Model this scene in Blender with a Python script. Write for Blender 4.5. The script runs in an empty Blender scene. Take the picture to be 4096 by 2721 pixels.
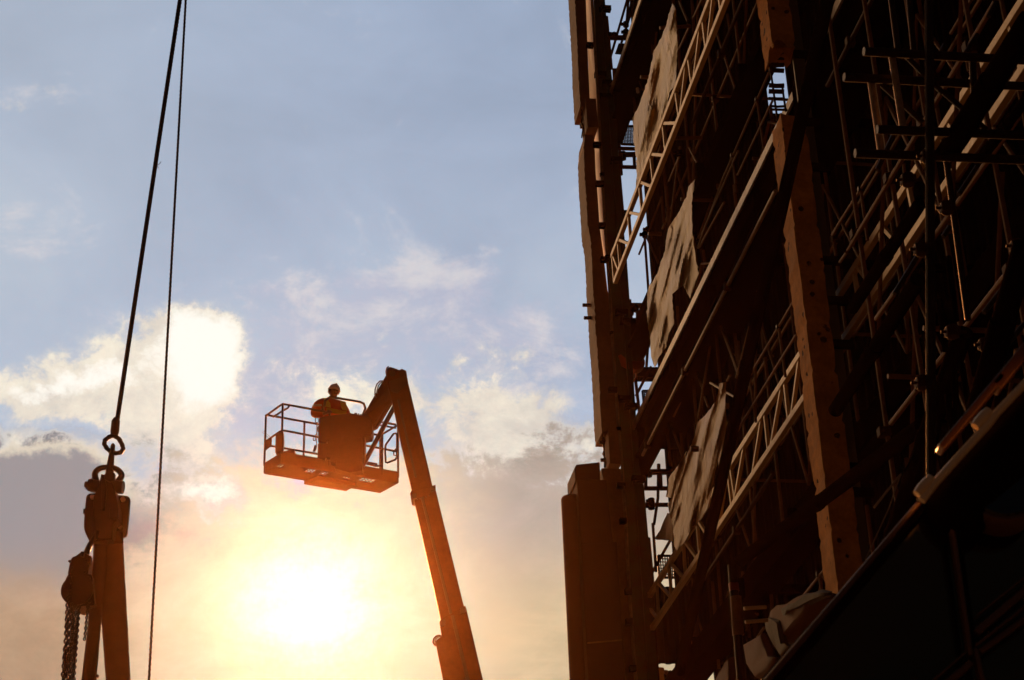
import bpy, bmesh, math, random
from mathutils import Vector, noise, geometry
random.seed(7)
SC = bpy.context.scene
COL = SC.collection
rad = math.radians

# ------------------------------------------------------------------ camera
FPX, CX, CY = 7135.0, 2048.0, 1360.5          # focal length and centre, in pixels of the 4096 wide photograph
PITCH, ROLL = rad(27.258), rad(-2.054)
CAMZ = 1.7
fw = Vector((0, math.cos(PITCH), math.sin(PITCH)))
r0 = Vector((1, 0, 0)); u0 = r0.cross(fw)
RV = math.cos(ROLL) * r0 + math.sin(ROLL) * u0
UV = -math.sin(ROLL) * r0 + math.cos(ROLL) * u0
CAM = Vector((0, 0, CAMZ))
cam = bpy.data.cameras.new('camera'); co = bpy.data.objects.new('camera', cam); COL.objects.link(co)
from mathutils import Matrix
co.matrix_world = Matrix(((RV.x, UV.x, -fw.x, 0), (RV.y, UV.y, -fw.y, 0), (RV.z, UV.z, -fw.z, CAMZ), (0, 0, 0, 1)))
cam.sensor_width = 36; cam.lens = 36 * FPX / 4096
cam.clip_start = 0.1; cam.clip_end = 5000
cam.dof.use_dof = True; cam.dof.focus_distance = 20; cam.dof.aperture_fstop = 9
SC.camera = co
SC.view_settings.view_transform = 'Standard'; SC.view_settings.look = 'None'
SC.view_settings.exposure = 1.2; SC.view_settings.gamma = 1
SC.cycles.max_bounces = 5; SC.cycles.volume_bounces = 0
SC.cycles.sample_clamp_indirect = 4

def ray(p):
    return (RV * ((p[0] - CX) / FPX) - UV * ((p[1] - CY) / FPX) + fw).normalized()
AZ = rad(-9.06)                                  # the facade runs away along DV; OV points out of it
DV = Vector((math.sin(AZ), math.cos(AZ), 0)); OV = Vector((-math.cos(AZ), math.sin(AZ), 0)); ZV = Vector((0, 0, 1))
W = 6.0
def B(s, o, z): return DV * s + OV * (o - W) + ZV * z
def po(p, o=0.0):                                # a sight line met with the plane o metres out from the facade
    r = ray(p); return CAM + r * ((o - W) / r.dot(OV))
def ps(p, s):
    r = ray(p); return CAM + r * (s / r.dot(DV))
def py(p, y):
    r = ray(p); return CAM + r * (y / r.y)
def pz(p, z):
    r = ray(p); return CAM + r * ((z - CAMZ) / r.z)
def soz(P): return P.dot(DV), P.dot(OV) + W, P.z
def crop(x0, y0, k): return lambda x, y: (x0 + x / k, y0 + y / k)
kA = crop(2200, 0, 2.24); kB = crop(2200, 600, 2.24); kC = crop(2200, 1200, 2.24); kD = crop(2200, 1800, 1.7025)
kE = crop(2900, 0, 2.24); kF = crop(2900, 600, 2.24); kG = crop(2900, 1200, 2.24); kH = crop(2800, 1900, 1.91)
kI = crop(3400, 0, 2.24); kJ = crop(3400, 600, 2.24); kK = crop(3300, 1200, 1.96); kL = crop(3300, 1900, 1.9095)
kM = crop(1000, 1400, 2.4129); kN = crop(300, 1640, 2.904); kS = crop(200, 1600, 1.3986); kT = crop(1000, 1900, 1.8162)
kP = crop(2500, 2560, 4.722)
K0 = 4096 / 2360.0
def azel(x, y):                                  # degrees, from the 2360 wide view
    d = ray((x * K0, y * K0)); return math.degrees(math.atan2(d.x, d.y)), math.degrees(math.asin(d.z))

# ------------------------------------------------------------------ sun and sky
SUN_AZ, SUN_EL = azel(715, 1395)
sdir = Vector((math.sin(rad(SUN_AZ)) * math.cos(rad(SUN_EL)), math.cos(rad(SUN_AZ)) * math.cos(rad(SUN_EL)), math.sin(rad(SUN_EL))))
sl = bpy.data.lights.new('sun', 'SUN'); sl.energy = 5.0; sl.angle = rad(0.6); sl.color = (1, 0.345, 0.085)
so = bpy.data.objects.new('sun', sl); COL.objects.link(so)
so.rotation_euler = (-sdir).to_track_quat('-Z', 'Y').to_euler(); so.location = sdir * 60

world = bpy.data.worlds.new('World'); SC.world = world; world.use_nodes = True
WT = world.node_tree; WT.nodes.clear()
class X:                                         # tiny expression builder over shader math nodes
    T = WT
    def __init__(s, sock): s.s = sock
    @staticmethod
    def m(op, *a, clamp=False):
        n = X.T.nodes.new('ShaderNodeMath'); n.operation = op; n.use_clamp = clamp
        for i, v in enumerate(a):
            if isinstance(v, X): X.T.links.new(v.s, n.inputs[i])
            else: n.inputs[i].default_value = v
        return X(n.outputs[0])
    def __add__(s, o): return X.m('ADD', s, o)
    __radd__ = __add__
    def __sub__(s, o): return X.m('SUBTRACT', s, o)
    def __rsub__(s, o): return X.m('SUBTRACT', o, s)
    def __mul__(s, o): return X.m('MULTIPLY', s, o)
    __rmul__ = __mul__
    def __truediv__(s, o): return X.m('DIVIDE', s, o)
def sstep(a, b, x):
    n = X.T.nodes.new('ShaderNodeMapRange'); n.interpolation_type = 'SMOOTHSTEP'
    X.T.links.new(x.s, n.inputs[0]); n.inputs[1].default_value = a; n.inputs[2].default_value = b
    if a > b:
        n.inputs[1].default_value, n.inputs[2].default_value = b, a; n.inputs[3].default_value, n.inputs[4].default_value = 1, 0
    return X(n.outputs[0])
def mix(f, a, b):
    n = X.T.nodes.new('ShaderNodeMix'); n.data_type = 'RGBA'; n.clamp_result = False
    if isinstance(f, X): X.T.links.new(f.s, n.inputs[0])
    else: n.inputs[0].default_value = f
    for v, i in ((a, 6), (b, 7)):
        if isinstance(v, X): X.T.links.new(v.s, n.inputs[i])
        else: n.inputs[i].default_value = (*v, 1)
    return X(n.outputs[2])
def cmul(c, f):
    n = X.T.nodes.new('ShaderNodeVectorMath'); n.operation = 'SCALE'
    if isinstance(c, X): X.T.links.new(c.s, n.inputs[0])
    else: n.inputs[0].default_value = c
    if isinstance(f, X): X.T.links.new(f.s, n.inputs['Scale'])
    else: n.inputs['Scale'].default_value = f
    return X(n.outputs[0])
def cadd(a, b):
    n = X.T.nodes.new('ShaderNodeVectorMath'); n.operation = 'ADD'
    X.T.links.new(a.s, n.inputs[0]); X.T.links.new(b.s, n.inputs[1]); return X(n.outputs[0])
tc = WT.nodes.new('ShaderNodeTexCoord'); DIR = X(tc.outputs['Generated'])
sep = WT.nodes.new('ShaderNodeSeparateXYZ'); WT.links.new(DIR.s, sep.inputs[0])
dx, dy, dz = (X(sep.outputs[i]) for i in range(3))
def dirnoise(scale, detail, rough, off=(0, 0, 0), stretch=(1, 1, 1), color=False, dist=0.0):
    mp = WT.nodes.new('ShaderNodeMapping'); WT.links.new(DIR.s, mp.inputs[0])
    mp.inputs[1].default_value = off; mp.inputs[3].default_value = stretch
    n = WT.nodes.new('ShaderNodeTexNoise'); WT.links.new(mp.outputs[0], n.inputs['Vector'])
    n.inputs['Scale'].default_value = scale; n.inputs['Detail'].default_value = detail; n.inputs['Roughness'].default_value = rough
    n.inputs['Distortion'].default_value = dist
    return X(n.outputs[1] if color else n.outputs[0])
DEG = 57.29578
az = X.m('ARCTAN2', dx, dy) * DEG
el = X.m('ARCSINE', dz) * DEG
warp = dirnoise(13, 9, 0.62, (3.1, 0.4, 1.7), color=True)
ws = WT.nodes.new('ShaderNodeSeparateColor'); WT.links.new(warp.s, ws.inputs[0])
U = az + (X(ws.outputs[0]) - 0.5) * 5.2
V = el + (X(ws.outputs[1]) - 0.5) * 4.2
fb = dirnoise(26, 12, 0.70, (0, 0, 0), (1, 1, 1.25), dist=0.25)
fb2 = dirnoise(7, 8, 0.55, (5, 2, 9), (1, 1, 1.7), dist=0.4)
fb3 = dirnoise(4, 6, 0.5, (1, 7, 3), (1, 1, 1.5))
wisp = dirnoise(12, 11, 0.66, (8, 3, 5), (1, 1, 1.9), dist=0.9)
def blobs(lst):
    t = None
    for (x, y, rx, ry, a) in lst:
        A, E_ = azel(x, y); k = 0.013937
        qx = (U - A) * (0.9 / (rx * k)); qy = (V - E_) * (1.0 / (ry * k))
        g = X.m('EXPONENT', (qx * qx + qy * qy) * -1.0) * a
        t = g if t is None else t + g
    return t
b1 = blobs([(390, 830, 125, 85, 1.0), (475, 900, 75, 100, 1.0), (250, 885, 150, 50, .95), (70, 915, 120, 46, .95), (455, 775, 60, 50, .7),
            (430, 1000, 95, 75, .58), (330, 955, 100, 35, .45), (330, 770, 60, 30, .5), (470, 1135, 110, 32, 1.0), (1180, 925, 75, 62, .95), (1130, 985, 130, 80, .68), (1165, 800, 60, 28, .6),
            (1050, 850, 26, 20, .6), (878, 800, 20, 20, .62), (655, 845, 40, 50, .42), (850, 905, 150, 55, .72), (1000, 960, 90, 70, .5), (1330, 1010, 60, 40, .5), (300, 985, 60, 26, .5),
            (20, 1000, 40, 20, .45)])
d1 = b1 * (0.55 + fb3 * 0.9) + (fb - 0.5) * 3.4 * sstep(0.02, 0.30, b1)
cov1 = sstep(0.30, 0.72, d1) * 0.65 + sstep(0.05, 0.5, d1) * 0.35
core1 = sstep(0.35, 0.95, blobs([(430, 800, 100, 75, 1.0), (480, 890, 70, 80, .9), (230, 885, 130, 32, .8), (70, 905, 80, 26, .7), (470, 1130, 85, 22, .9), (1180, 915, 45, 35, .45)]) + (fb - 0.5) * 2.2)
b2 = blobs([(60, 1180, 190, 125, 1.0), (150, 1230, 110, 110, .7), (20, 1095, 90, 62, .8), (120, 1105, 110, 58, .75), (205, 1115, 50, 45, .5), (40, 1330, 160, 120, .55)])
d2 = b2 + (fb - 0.5) * 1.5
cov2 = sstep(0.20, 0.62, d2)
thick2 = sstep(0.34, 1.15, d2)
bv = blobs([(850, 790, 330, 150, .85), (1000, 680, 260, 70, .5), (60, 590, 150, 60, .30), (80, 720, 130, 60, .45), (1200, 790, 160, 90, .5), (610, 930, 150, 120, .6), (620, 690, 60, 25, .35)])
sd = WT.nodes.new('ShaderNodeVectorMath'); sd.operation = 'DOT_PRODUCT'; WT.links.new(DIR.s, sd.inputs[0]); sd.inputs[1].default_value = sdir
SD = X(sd.outputs['Value'])
th = X.m('ARCCOSINE', X.m('MINIMUM', SD, 0.999999)) * DEG
thw = X.m('MAXIMUM', th + (wisp - 0.5) * 5.0 + (fb - 0.5) * 3.0, 0.0)
# sky colour: clear blue, thin veils, cumulus, and a low bank of warm cloud that hides the sun
sky = WT.nodes.new('ShaderNodeTexSky'); sky.sky_type = 'NISHITA'; sky.sun_disc = False
sky.sun_elevation = rad(SUN_EL); sky.sun_rotation = rad(SUN_AZ)
nish = cmul(X(sky.outputs[0]), 0.10)
clear = mix(sstep(20, 34, el), (0.37, 0.48, 0.67), (0.33, 0.412, 0.565))
clear = mix(0.10, clear, nish)
clear = cmul(clear, (fb2 - 0.5) * 0.45 + (fb3 - 0.5) * 0.35 + (wisp - 0.5) * 0.16 + 1.0)
veil = sstep(0.40, 0.72, fb2) * 0.40 * sstep(35, 27, el) + sstep(0.4, 0.75, fb3) * 0.20 + sstep(-6, -22, az) * 0.30
col = mix(veil, clear, (0.54, 0.59, 0.64))
lav = sstep(0.22, 0.92, bv + (wisp - 0.5) * 2.4 + (fb - 0.5) * 1.4)
col = mix(lav * 0.8, col, mix(sstep(0.44, 0.60, wisp * 0.5 + fb * 0.5), (0.50, 0.51, 0.63), (0.72, 0.68, 0.69)))
# the low bank
left = sstep(-9, -15, az); right = sstep(-5, 2, az)
side = mix(sstep(22.0, 18.0, el), mix(right, mix(left, (0.62, 0.52, 0.46), (0.34, 0.31, 0.32)), (0.50, 0.415, 0.35)), mix(right, mix(left, (0.86, 0.62, 0.38), (0.52, 0.345, 0.22)), (0.66, 0.505, 0.31)))
lump = sstep(0.36, 0.64, wisp * 0.45 + fb2 * 0.35 + fb * 0.2)
side = cmul(side, lump * 0.34 + 0.80)
bankc = mix(sstep(7.6, 2.4, thw), side, (1.0, 0.84, 0.58))
bankm = sstep(23.9, 21.9, el + (fb - 0.5) * 7.0 + (wisp - 0.5) * 5.0 + right * -0.9 - 0.35)
edge = sstep(0.05, 0.5, bankm) * sstep(0.98, 0.55, bankm)
col = mix(bankm, col, mix(edge * 0.7, bankc, (0.86, 0.76, 0.60)))
col = mix(cov2, col, mix(thick2, mix(sstep(22.6, 21.2, el), (0.84, 0.74, 0.58), side), mix(sstep(21.0, 17.5, el), (0.34, 0.31, 0.32), (0.49, 0.33, 0.215))))
col = mix(cov1, col, mix(core1, mix(sstep(0.38, 0.62, fb * 0.5 + fb2 * 0.5), (0.66, 0.61, 0.55), (0.95, 0.87, 0.72)), (1.04, 1.0, 0.92)))
g1 = X.m('EXPONENT', thw * thw * -0.22) * 0.45
col = cadd(col, cmul((0.80, 0.85, 0.75), g1))
# the haze between here and the sky adds its own glow round the sun: leave that much out of the sky itself
veilg = X.m('POWER', th * th + 1.6, -1.5) * 66.0 * X.m('DIVIDE', 0.342, X.m('MAXIMUM', dz, 0.2))
keep = cmul(col, 0.35)
col = cadd(col, cmul((-1.0, -0.19, -0.02), veilg))
mx = WT.nodes.new('ShaderNodeVectorMath'); mx.operation = 'MAXIMUM'; WT.links.new(col.s, mx.inputs[0]); WT.links.new(keep.s, mx.inputs[1]); col = X(mx.outputs[0])
# away from the sun the sky is dimmed so that camera-facing sides stay dark
away_dim = sstep(0.80, 0.925, SD)
col = cmul(col, 0.03 + away_dim * 0.97)
side_glow = sstep(-20, -25, az) * sstep(-44, -32, az) * sstep(2, 10, el) * sstep(50, 34, el) * (0.5 + fb2)  # added warm glow outside the view that lights the facade
col = cadd(col, cmul((1.0, 0.52, 0.19), side_glow * 6.0))
col = cmul(col, sstep(-4, 1, el) * 0.96 + 0.04)
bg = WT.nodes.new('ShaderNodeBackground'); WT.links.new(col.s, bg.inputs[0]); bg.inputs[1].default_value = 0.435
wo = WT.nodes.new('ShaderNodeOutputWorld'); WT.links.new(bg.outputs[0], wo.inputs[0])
world.cycles.sampling_method = 'MANUAL'; world.cycles.sample_map_resolution = 512

# ------------------------------------------------------------------ materials
def material(name, base, rough=0.6, metal=0.0, vary=0.35, scale=3.0, bump=0.0, bscale=30.0, dark=None, stretch=(1, 1, 1), bdist=0.02, holes=0.0, spec=0.5, transl=0.0, thr=0.5):
    m = bpy.data.materials.new(name); m.use_nodes = True; t = m.node_tree; X.T = t
    p = t.nodes['Principled BSDF']
    tcn = t.nodes.new('ShaderNodeTexCoord'); mp = t.nodes.new('ShaderNodeMapping'); t.links.new(tcn.outputs['Object'], mp.inputs[0]); mp.inputs[3].default_value = stretch
    def nz(sc, det=6, ro=0.6):
        n = t.nodes.new('ShaderNodeTexNoise'); t.links.new(mp.outputs[0], n.inputs['Vector'])
        n.inputs['Scale'].default_value = sc; n.inputs['Detail'].default_value = det; n.inputs['Roughness'].default_value = ro; return X(n.outputs[0])
    n1 = nz(scale); n2 = nz(scale * 7)
    dk = dark or tuple(c * (1 - vary) for c in base)
    f = sstep(thr - 0.2, thr + 0.2, n1 * 0.65 + n2 * 0.35)
    c = mix(f, dk, base)
    h = nz(bscale, 8, 0.65)
    if holes:
        v = t.nodes.new('ShaderNodeTexVoronoi'); t.links.new(mp.outputs[0], v.inputs['Vector']); v.inputs['Scale'].default_value = holes
        hole = sstep(0.15, 0.21, X(v.outputs['Distance']) + (n2 - 0.5) * 0.1 + (n1 - 0.45) * 0.5)
        c = mix(hole, tuple(q * 0.12 for q in base), c); h = h * 0.5 + hole
    t.links.new(c.s, p.inputs['Base Color'])
    p.inputs['Metallic'].default_value = metal; p.inputs['Specular IOR Level'].default_value = spec
    r = (n2 - 0.5) * 0.3 + rough; t.links.new(r.s, p.inputs['Roughness'])
    if bump:
        b = t.nodes.new('ShaderNodeBump'); b.inputs['Strength'].default_value = bump; b.inputs['Distance'].default_value = bdist
        t.links.new(h.s, b.inputs['Height']); t.links.new(b.outputs[0], p.inputs['Normal'])
    if transl:
        tr = t.nodes.new('ShaderNodeBsdfTranslucent'); t.links.new(c.s, tr.inputs[0])
        ms = t.nodes.new('ShaderNodeMixShader'); ms.inputs[0].default_value = transl
        t.links.new(p.outputs[0], ms.inputs[1]); t.links.new(tr.outputs[0], ms.inputs[2]); t.links.new(ms.outputs[0], t.nodes['Material Output'].inputs[0])
    return m
MT = dict(
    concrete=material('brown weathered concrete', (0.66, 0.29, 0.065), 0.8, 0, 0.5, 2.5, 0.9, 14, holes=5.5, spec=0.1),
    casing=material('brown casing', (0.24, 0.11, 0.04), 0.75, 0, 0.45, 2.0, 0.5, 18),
    pier=material('red brown render', (0.10, 0.032, 0.018), 0.8, 0, 0.25, 1.2, 0.25, 40),
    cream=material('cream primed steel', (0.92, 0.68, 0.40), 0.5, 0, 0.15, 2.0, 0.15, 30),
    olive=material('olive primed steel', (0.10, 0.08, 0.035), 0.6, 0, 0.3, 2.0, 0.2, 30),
    green=material('green painted steel', (0.030, 0.070, 0.026), 0.65, 0, 0.5, 3.0, 0.2, 30, dark=(0.03, 0.016, 0.008)),
    black=material('shade black steel', (0.006, 0.003, 0.002), 0.9, 0, 0.5, 2.0, 0.3, 20, spec=0.0),  # darker than bare steel; the shade of recessed beam faces is in this colour
    wall=material('dark sheet cladding', (0.022, 0.009, 0.006), 0.75, 0, 0.5, 1.0, 0.2, 20, spec=0.3),
    pale=material('streaked pale fascia', (0.42, 0.37, 0.26), 0.45, 0, 0.75, 1.6, 0.3, 12, dark=(0.07, 0.035, 0.015), stretch=(3, 3, 0.3), thr=0.57),
    alu=material('painted girder steel', (0.58, 0.42, 0.19), 0.5, 0.0, 0.2, 2.0, 0.1, 30),
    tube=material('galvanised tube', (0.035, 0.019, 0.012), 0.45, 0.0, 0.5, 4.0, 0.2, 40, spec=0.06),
    inner=material('lightened scaffold tube', (0.22, 0.095, 0.035), 0.6, 0.0, 0.5, 5.0, 0.2, 40, spec=0.15),  # lighter tube colour, making up for the dim interior
    dim=material('shade dark tube', (0.010, 0.005, 0.003), 0.8, 0, 0.5, 5.0, 0.2, 40, spec=0.0),  # tube colour darkened to stand in for the props' backlit shade
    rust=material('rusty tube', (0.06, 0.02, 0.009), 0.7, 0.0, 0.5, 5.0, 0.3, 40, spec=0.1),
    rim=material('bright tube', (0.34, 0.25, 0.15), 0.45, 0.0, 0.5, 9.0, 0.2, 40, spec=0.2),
    tarp=material('pale tarpaulin', (0.50, 0.46, 0.27), 0.42, 0, 0.25, 1.0, 0.8, 7.0, bdist=0.08, thr=0.47, dark=(0.36, 0.20, 0.07), stretch=(1, 1, 0.09), transl=0.22),
    amber=material('amber tarpaulin', (0.50, 0.33, 0.15), 0.42, 0, 0.4, 1.0, 0.8, 7.0, bdist=0.08, thr=0.5, dark=(0.24, 0.11, 0.03), stretch=(1, 1, 0.09), transl=0.22),
    boom=material('orange brown boom paint', (0.17, 0.06, 0.022), 0.7, 0, 0.4, 1.5, 0.15, 30, spec=0.15),
    lift=material('dark lift steel', (0.12, 0.055, 0.03), 0.55, 0.1, 0.3, 3.0, 0.1, 30),
    rope=material('greased wire rope', (0.020, 0.014, 0.010), 0.5, 0.5, 0.3, 20, 0.2, 80),
    forged=material('forged steel', (0.030, 0.016, 0.010), 0.5, 0.3, 0.4, 8, 0.3, 50),
    sling=material('woven sling sleeve', (0.10, 0.055, 0.028), 0.85, 0, 0.3, 6, 0.5, 90),
    bolt=material('bare bolt steel', (0.55, 0.50, 0.45), 0.4, 0.5, 0.2, 9, 0, 30),
    helmet=material('white helmet shell', (0.75, 0.70, 0.66), 0.35, 0, 0.08, 9, 0, 30),
    vest=material('orange vest cloth', (0.45, 0.075, 0.012), 0.85, 0, 0.25, 6, 0.3, 50),
    yellow=material('yellow vest panel', (0.42, 0.33, 0.02), 0.8, 0, 0.2, 6, 0.2, 50),
    grey=material('reflective grey', (0.6, 0.58, 0.55), 0.5, 0, 0.1, 6, 0, 50),
    skin=material('skin', (0.36, 0.19, 0.12), 0.6, 0, 0.15, 6, 0, 50),
    trousers=material('dark work trousers', (0.035, 0.03, 0.035), 0.85, 0, 0.3, 6, 0.3, 50),
    hair=material('dark hair', (0.02, 0.012, 0.008), 0.7, 0, 0.3, 30, 0, 50),
    red=material('red hoist paint', (0.28, 0.035, 0.015), 0.5, 0, 0.3, 6, 0.1, 50),
    notice=material('orange notice', (0.36, 0.10, 0.03), 0.7, 0, 0.3, 6, 0.1, 50),
    glass=material('dark tinted glass', (0.006, 0.005, 0.005), 0.12, 0, 0.2, 1, 0, 30, spec=0.6),
    frame=material('brown window frame', (0.11, 0.045, 0.02), 0.45, 0.1, 0.2, 2, 0, 30),
    rail_highlight=material('pale highlight rail', (0.95, 0.78, 0.48), 0.35, 0.0, 0.15, 2, 0, 30),  # pale diffuse colour stands in for the rail's bright highlight
    ground=material('low bounce asphalt', (0.035, 0.026, 0.020), 0.9, 0, 0.4, 0.4, 0.6, 3),  # unseen ground, kept dark to cut light bounced onto the columns
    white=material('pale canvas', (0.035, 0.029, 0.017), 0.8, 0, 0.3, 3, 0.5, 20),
)

# ------------------------------------------------------------------ mesh and object helpers
class MB:
    def __init__(s): s.v = []; s.f = []
    def add(s, vs, fs):
        k = len(s.v); s.v += [Vector(v) for v in vs]; s.f += [tuple(i + k for i in f) for f in fs]; return s
    def box(s, c, ax, ay, az_):
        c = Vector(c); vs = [c + ax * i + ay * j + az_ * k for k in (-.5, .5) for j in (-.5, .5) for i in (-.5, .5)]
        return s.add(vs, [(0, 2, 3, 1), (4, 5, 7, 6), (0, 1, 5, 4), (2, 6, 7, 3), (0, 4, 6, 2), (1, 3, 7, 5)])
    def bar(s, a, b, w, h, side=None):             # box bar from a to b, w across (along side), h the other way
        a, b = Vector(a), Vector(b); d = b - a; sd_ = Vector(side) if side else ZV.cross(d)
        if sd_.length < 1e-6: sd_ = Vector((1, 0, 0))
        n = d.cross(sd_).normalized(); sd_ = n.cross(d).normalized()
        return s.box((a + b) / 2, d, sd_ * w, n * h)
    def tube(s, pts, r, seg=8, caps=True, hollow=False):
        pts = [Vector(p) for p in pts]; rs = r if isinstance(r, (list, tuple)) else [r] * len(pts)
        k0 = len(s.v); n = len(pts); prev = None
        for i, p in enumerate(pts):
            t = (pts[min(i + 1, n - 1)] - pts[max(i - 1, 0)]).normalized()
            if prev is None:
                a = Vector((0, 0, 1)) if abs(t.z) < 0.9 else Vector((1, 0, 0)); x = t.cross(a).normalized()
            else: x = (prev - t * prev.dot(t)).normalized()
            prev = x; y = t.cross(x)
            for j in range(seg):
                q = 2 * math.pi * j / seg; s.v.append(p + (x * math.cos(q) + y * math.sin(q)) * rs[i])
        for i in range(n - 1):
            for j in range(seg):
                a = k0 + i * seg + j; b = k0 + i * seg + (j + 1) % seg
                s.f.append((a, b, b + seg, a + seg))
        if caps:
            s.f.append(tuple(k0 + j for j in reversed(range(seg)))); s.f.append(tuple(k0 + (n - 1) * seg + j for j in range(seg)))
        return s
    def loop(s, pts, r, seg=8):                    # closed ring of tube
        pts = [Vector(p) for p in pts]; n = len(pts); k0 = len(s.v)
        nrm = Vector((0, 0, 0))
        c = sum(pts, Vector()) / n
        for i in range(n): nrm += (pts[i] - c).cross(pts[(i + 1) % n] - c)
        nrm.normalize()
        for i, p in enumerate(pts):
            t = (pts[(i + 1) % n] - pts[i - 1]).normalized(); x = t.cross(nrm).normalized()
            rr = r[i] if isinstance(r, (list, tuple)) else r
            for j in range(seg):
                q = 2 * math.pi * j / seg; s.v.append(p + (x * math.cos(q) + nrm * math.sin(q)) * rr)
        for i in range(n):
            for j in range(seg):
                a = k0 + i * seg + j; b = k0 + i * seg + (j + 1) % seg; c2 = k0 + ((i + 1) % n) * seg + (j + 1) % seg; d = k0 + ((i + 1) % n) * seg + j
                s.f.append((a, b, c2, d))
        return s
    def prism(s, pts, ext):
        pts = [Vector(p) for p in pts]; n = len(pts); ext = Vector(ext)
        s.add(pts + [p + ext for p in pts], [tuple(range(n)), tuple(reversed(range(n, 2 * n)))] + [(i, i + n, (i + 1) % n + n, (i + 1) % n) for i in range(n)])
        return s
    def lathe(s, base, axis, prof, seg=20):
        axis = Vector(axis).normalized(); a = Vector((1, 0, 0)) if abs(axis.x) < .9 else Vector((0, 1, 0)); x = axis.cross(a).normalized(); y = axis.cross(x)
        k0 = len(s.v); base = Vector(base)
        for (r, h) in prof:
            for j in range(seg):
                q = 2 * math.pi * j / seg; s.v.append(base + axis * h + (x * math.cos(q) + y * math.sin(q)) * r)
        for i in range(len(prof) - 1):
            for j in range(seg):
                a_ = k0 + i * seg + j; b = k0 + i * seg + (j + 1) % seg; s.f.append((a_, b, b + seg, a_ + seg))
        s.f.append(tuple(k0 + j for j in reversed(range(seg)))); s.f.append(tuple(k0 + (len(prof) - 1) * seg + j for j in range(seg)))
        return s
    def build(s, name, m, parent=None, smooth=True, bevel=0.0, origin=None):
        org = Vector(origin) if origin is not None else root_of(parent).location.copy() if parent is not None else Vector((0, 0, 0))
        if parent is None and origin is None and s.v:
            lo = [min(v[i] for v in s.v) for i in range(3)]; hi = [max(v[i] for v in s.v) for i in range(3)]
            org = Vector(((lo[0] + hi[0]) / 2, (lo[1] + hi[1]) / 2, lo[2]))
        me = bpy.data.meshes.new(name); me.from_pydata([tuple(v - org) for v in s.v], [], s.f)
        bm = bmesh.new(); bm.from_mesh(me); bmesh.ops.recalc_face_normals(bm, faces=bm.faces); bm.to_mesh(me); bm.free()
        o = bpy.data.objects.new(name, me); COL.objects.link(o)
        me.materials.append(MT[m] if isinstance(m, str) else m)
        if smooth:
            for p in me.polygons: p.use_smooth = True
            try: me.set_sharp_from_angle(angle=rad(38))
            except Exception: pass
        if parent is not None: o.parent = parent
        else: o.location = org
        if bevel:
            b = o.modifiers.new('bevel', 'BEVEL'); b.width = bevel; b.segments = 2; b.limit_method = 'ANGLE'
        return o
def root_of(o):
    while o.parent is not None: o = o.parent
    return o
def tag(o, label, cat, group=None):
    o['label'] = label; o['category'] = cat
    if group: o['group'] = group
    return o
def thing(name, label, cat, loc, group=None):
    o = bpy.data.objects.new(name, None); COL.objects.link(o); o.location = loc; o.empty_display_size = 0.2
    return tag(o, label, cat, group)
def setting(o): o['kind'] = 'structure'; return o
def lerp(a, b, t): return Vector(a) * (1 - t) + Vector(b) * t

# ------------------------------------------------------------------ ground
g = MB(); R_ = 700
g.add([(R_ * math.cos(a * math.pi / 16), R_ * math.sin(a * math.pi / 16), 0) for a in range(32)], [tuple(range(32))])
setting(g.build('ground', 'ground', smooth=False, origin=(0, 0, 0)))

# ------------------------------------------------------------------ building: end wall, back wall, added roof slab
def corrugated(mb, f, a0, a1, b0, b1, depth, pitch=0.16):
    n = max(1, int(round((a1 - a0) / pitch))); w = (a1 - a0) / n
    for i in range(n):
        x = a0 + i * w; q = [(0, 0), (.35, 0), (.5, 1), (.85, 1), (1, 0)]
        for (u, d), (u2, d2) in zip(q[:-1], q[1:]):
            mb.add([f(x + u * w, b0, d * depth), f(x + u2 * w, b0, d2 * depth), f(x + u2 * w, b1, d2 * depth), f(x + u * w, b1, d * depth)], [(0, 1, 2, 3)])
SE = 29.5
def eo(p): return soz(ps(p, SE))[1], soz(ps(p, SE))[2]
oL = (eo((1482 * K0, 450 * K0))[0] + eo((1540 * K0, 1100 * K0))[0]) / 2
opA = (eo(kP(640, 540))[0], 7.2, eo(kP(1990, 400))[0], eo(kP(1300, 470))[1])      # opening at the foot: o0, z0, o1, z1
q0, q1 = eo(kE(330, 430)), eo(kE(600, 1130))
opB = (q0[0], q1[1], q1[0], q0[1])
EW = thing('end_wall', 'dark corrugated gable wall closing the far end of the gutted building', 'wall', B(SE, -6, 0))
mb = MB()
zs = [0, opA[1], opA[3], opB[1], opB[3], 26.8]; os_ = sorted([oL, opA[2], opB[0], opB[2], -12.0])
for i in range(4):
    for j in range(5):
        oa, ob, za, zb = os_[i], os_[i + 1], zs[j], zs[j + 1]
        mo, mz = (oa + ob) / 2, (za + zb) / 2
        if opA[2] < mo < opA[0] and opA[1] < mz < opA[3]: continue
        if opB[2] < mo < opB[0] and opB[1] < mz < opB[3]: continue
        corrugated(mb, lambda u, z, d: B(SE - d, u, z), oa, ob, za, zb, 0.05)
zq = eo(kD(700, 935))[1]                                          # low down the cladding reaches the corner column
corrugated(mb, lambda u, z, d: B(SE - d, u, z), opA[0], -.3, 0, zq, 0.05)
corrugated(mb, lambda u, z, d: B(SE - d, u, z), oL, opA[0], opA[3], zq, 0.05)
mb.build('cladding', 'wall', EW, smooth=False)
mb = MB()
for z in (8.6, 12.2, 15.7, 19.0, 22.4): mb.box(B(SE - 0.12, -7.6, z), OV * 8.6, DV * 0.12, ZV * 0.16)
mb.build('rail', 'black', EW, smooth=False)
BW = thing('back_wall', 'dark rear wall behind the scaffolded floors', 'wall', B(19, -12, 0))
mb = MB(); corrugated(mb, lambda u, z, d: B(u, -12 + d, z), 4, SE + .2, 0, 26.8, 0.05); mb.build('cladding', 'wall', BW, smooth=False)
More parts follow.
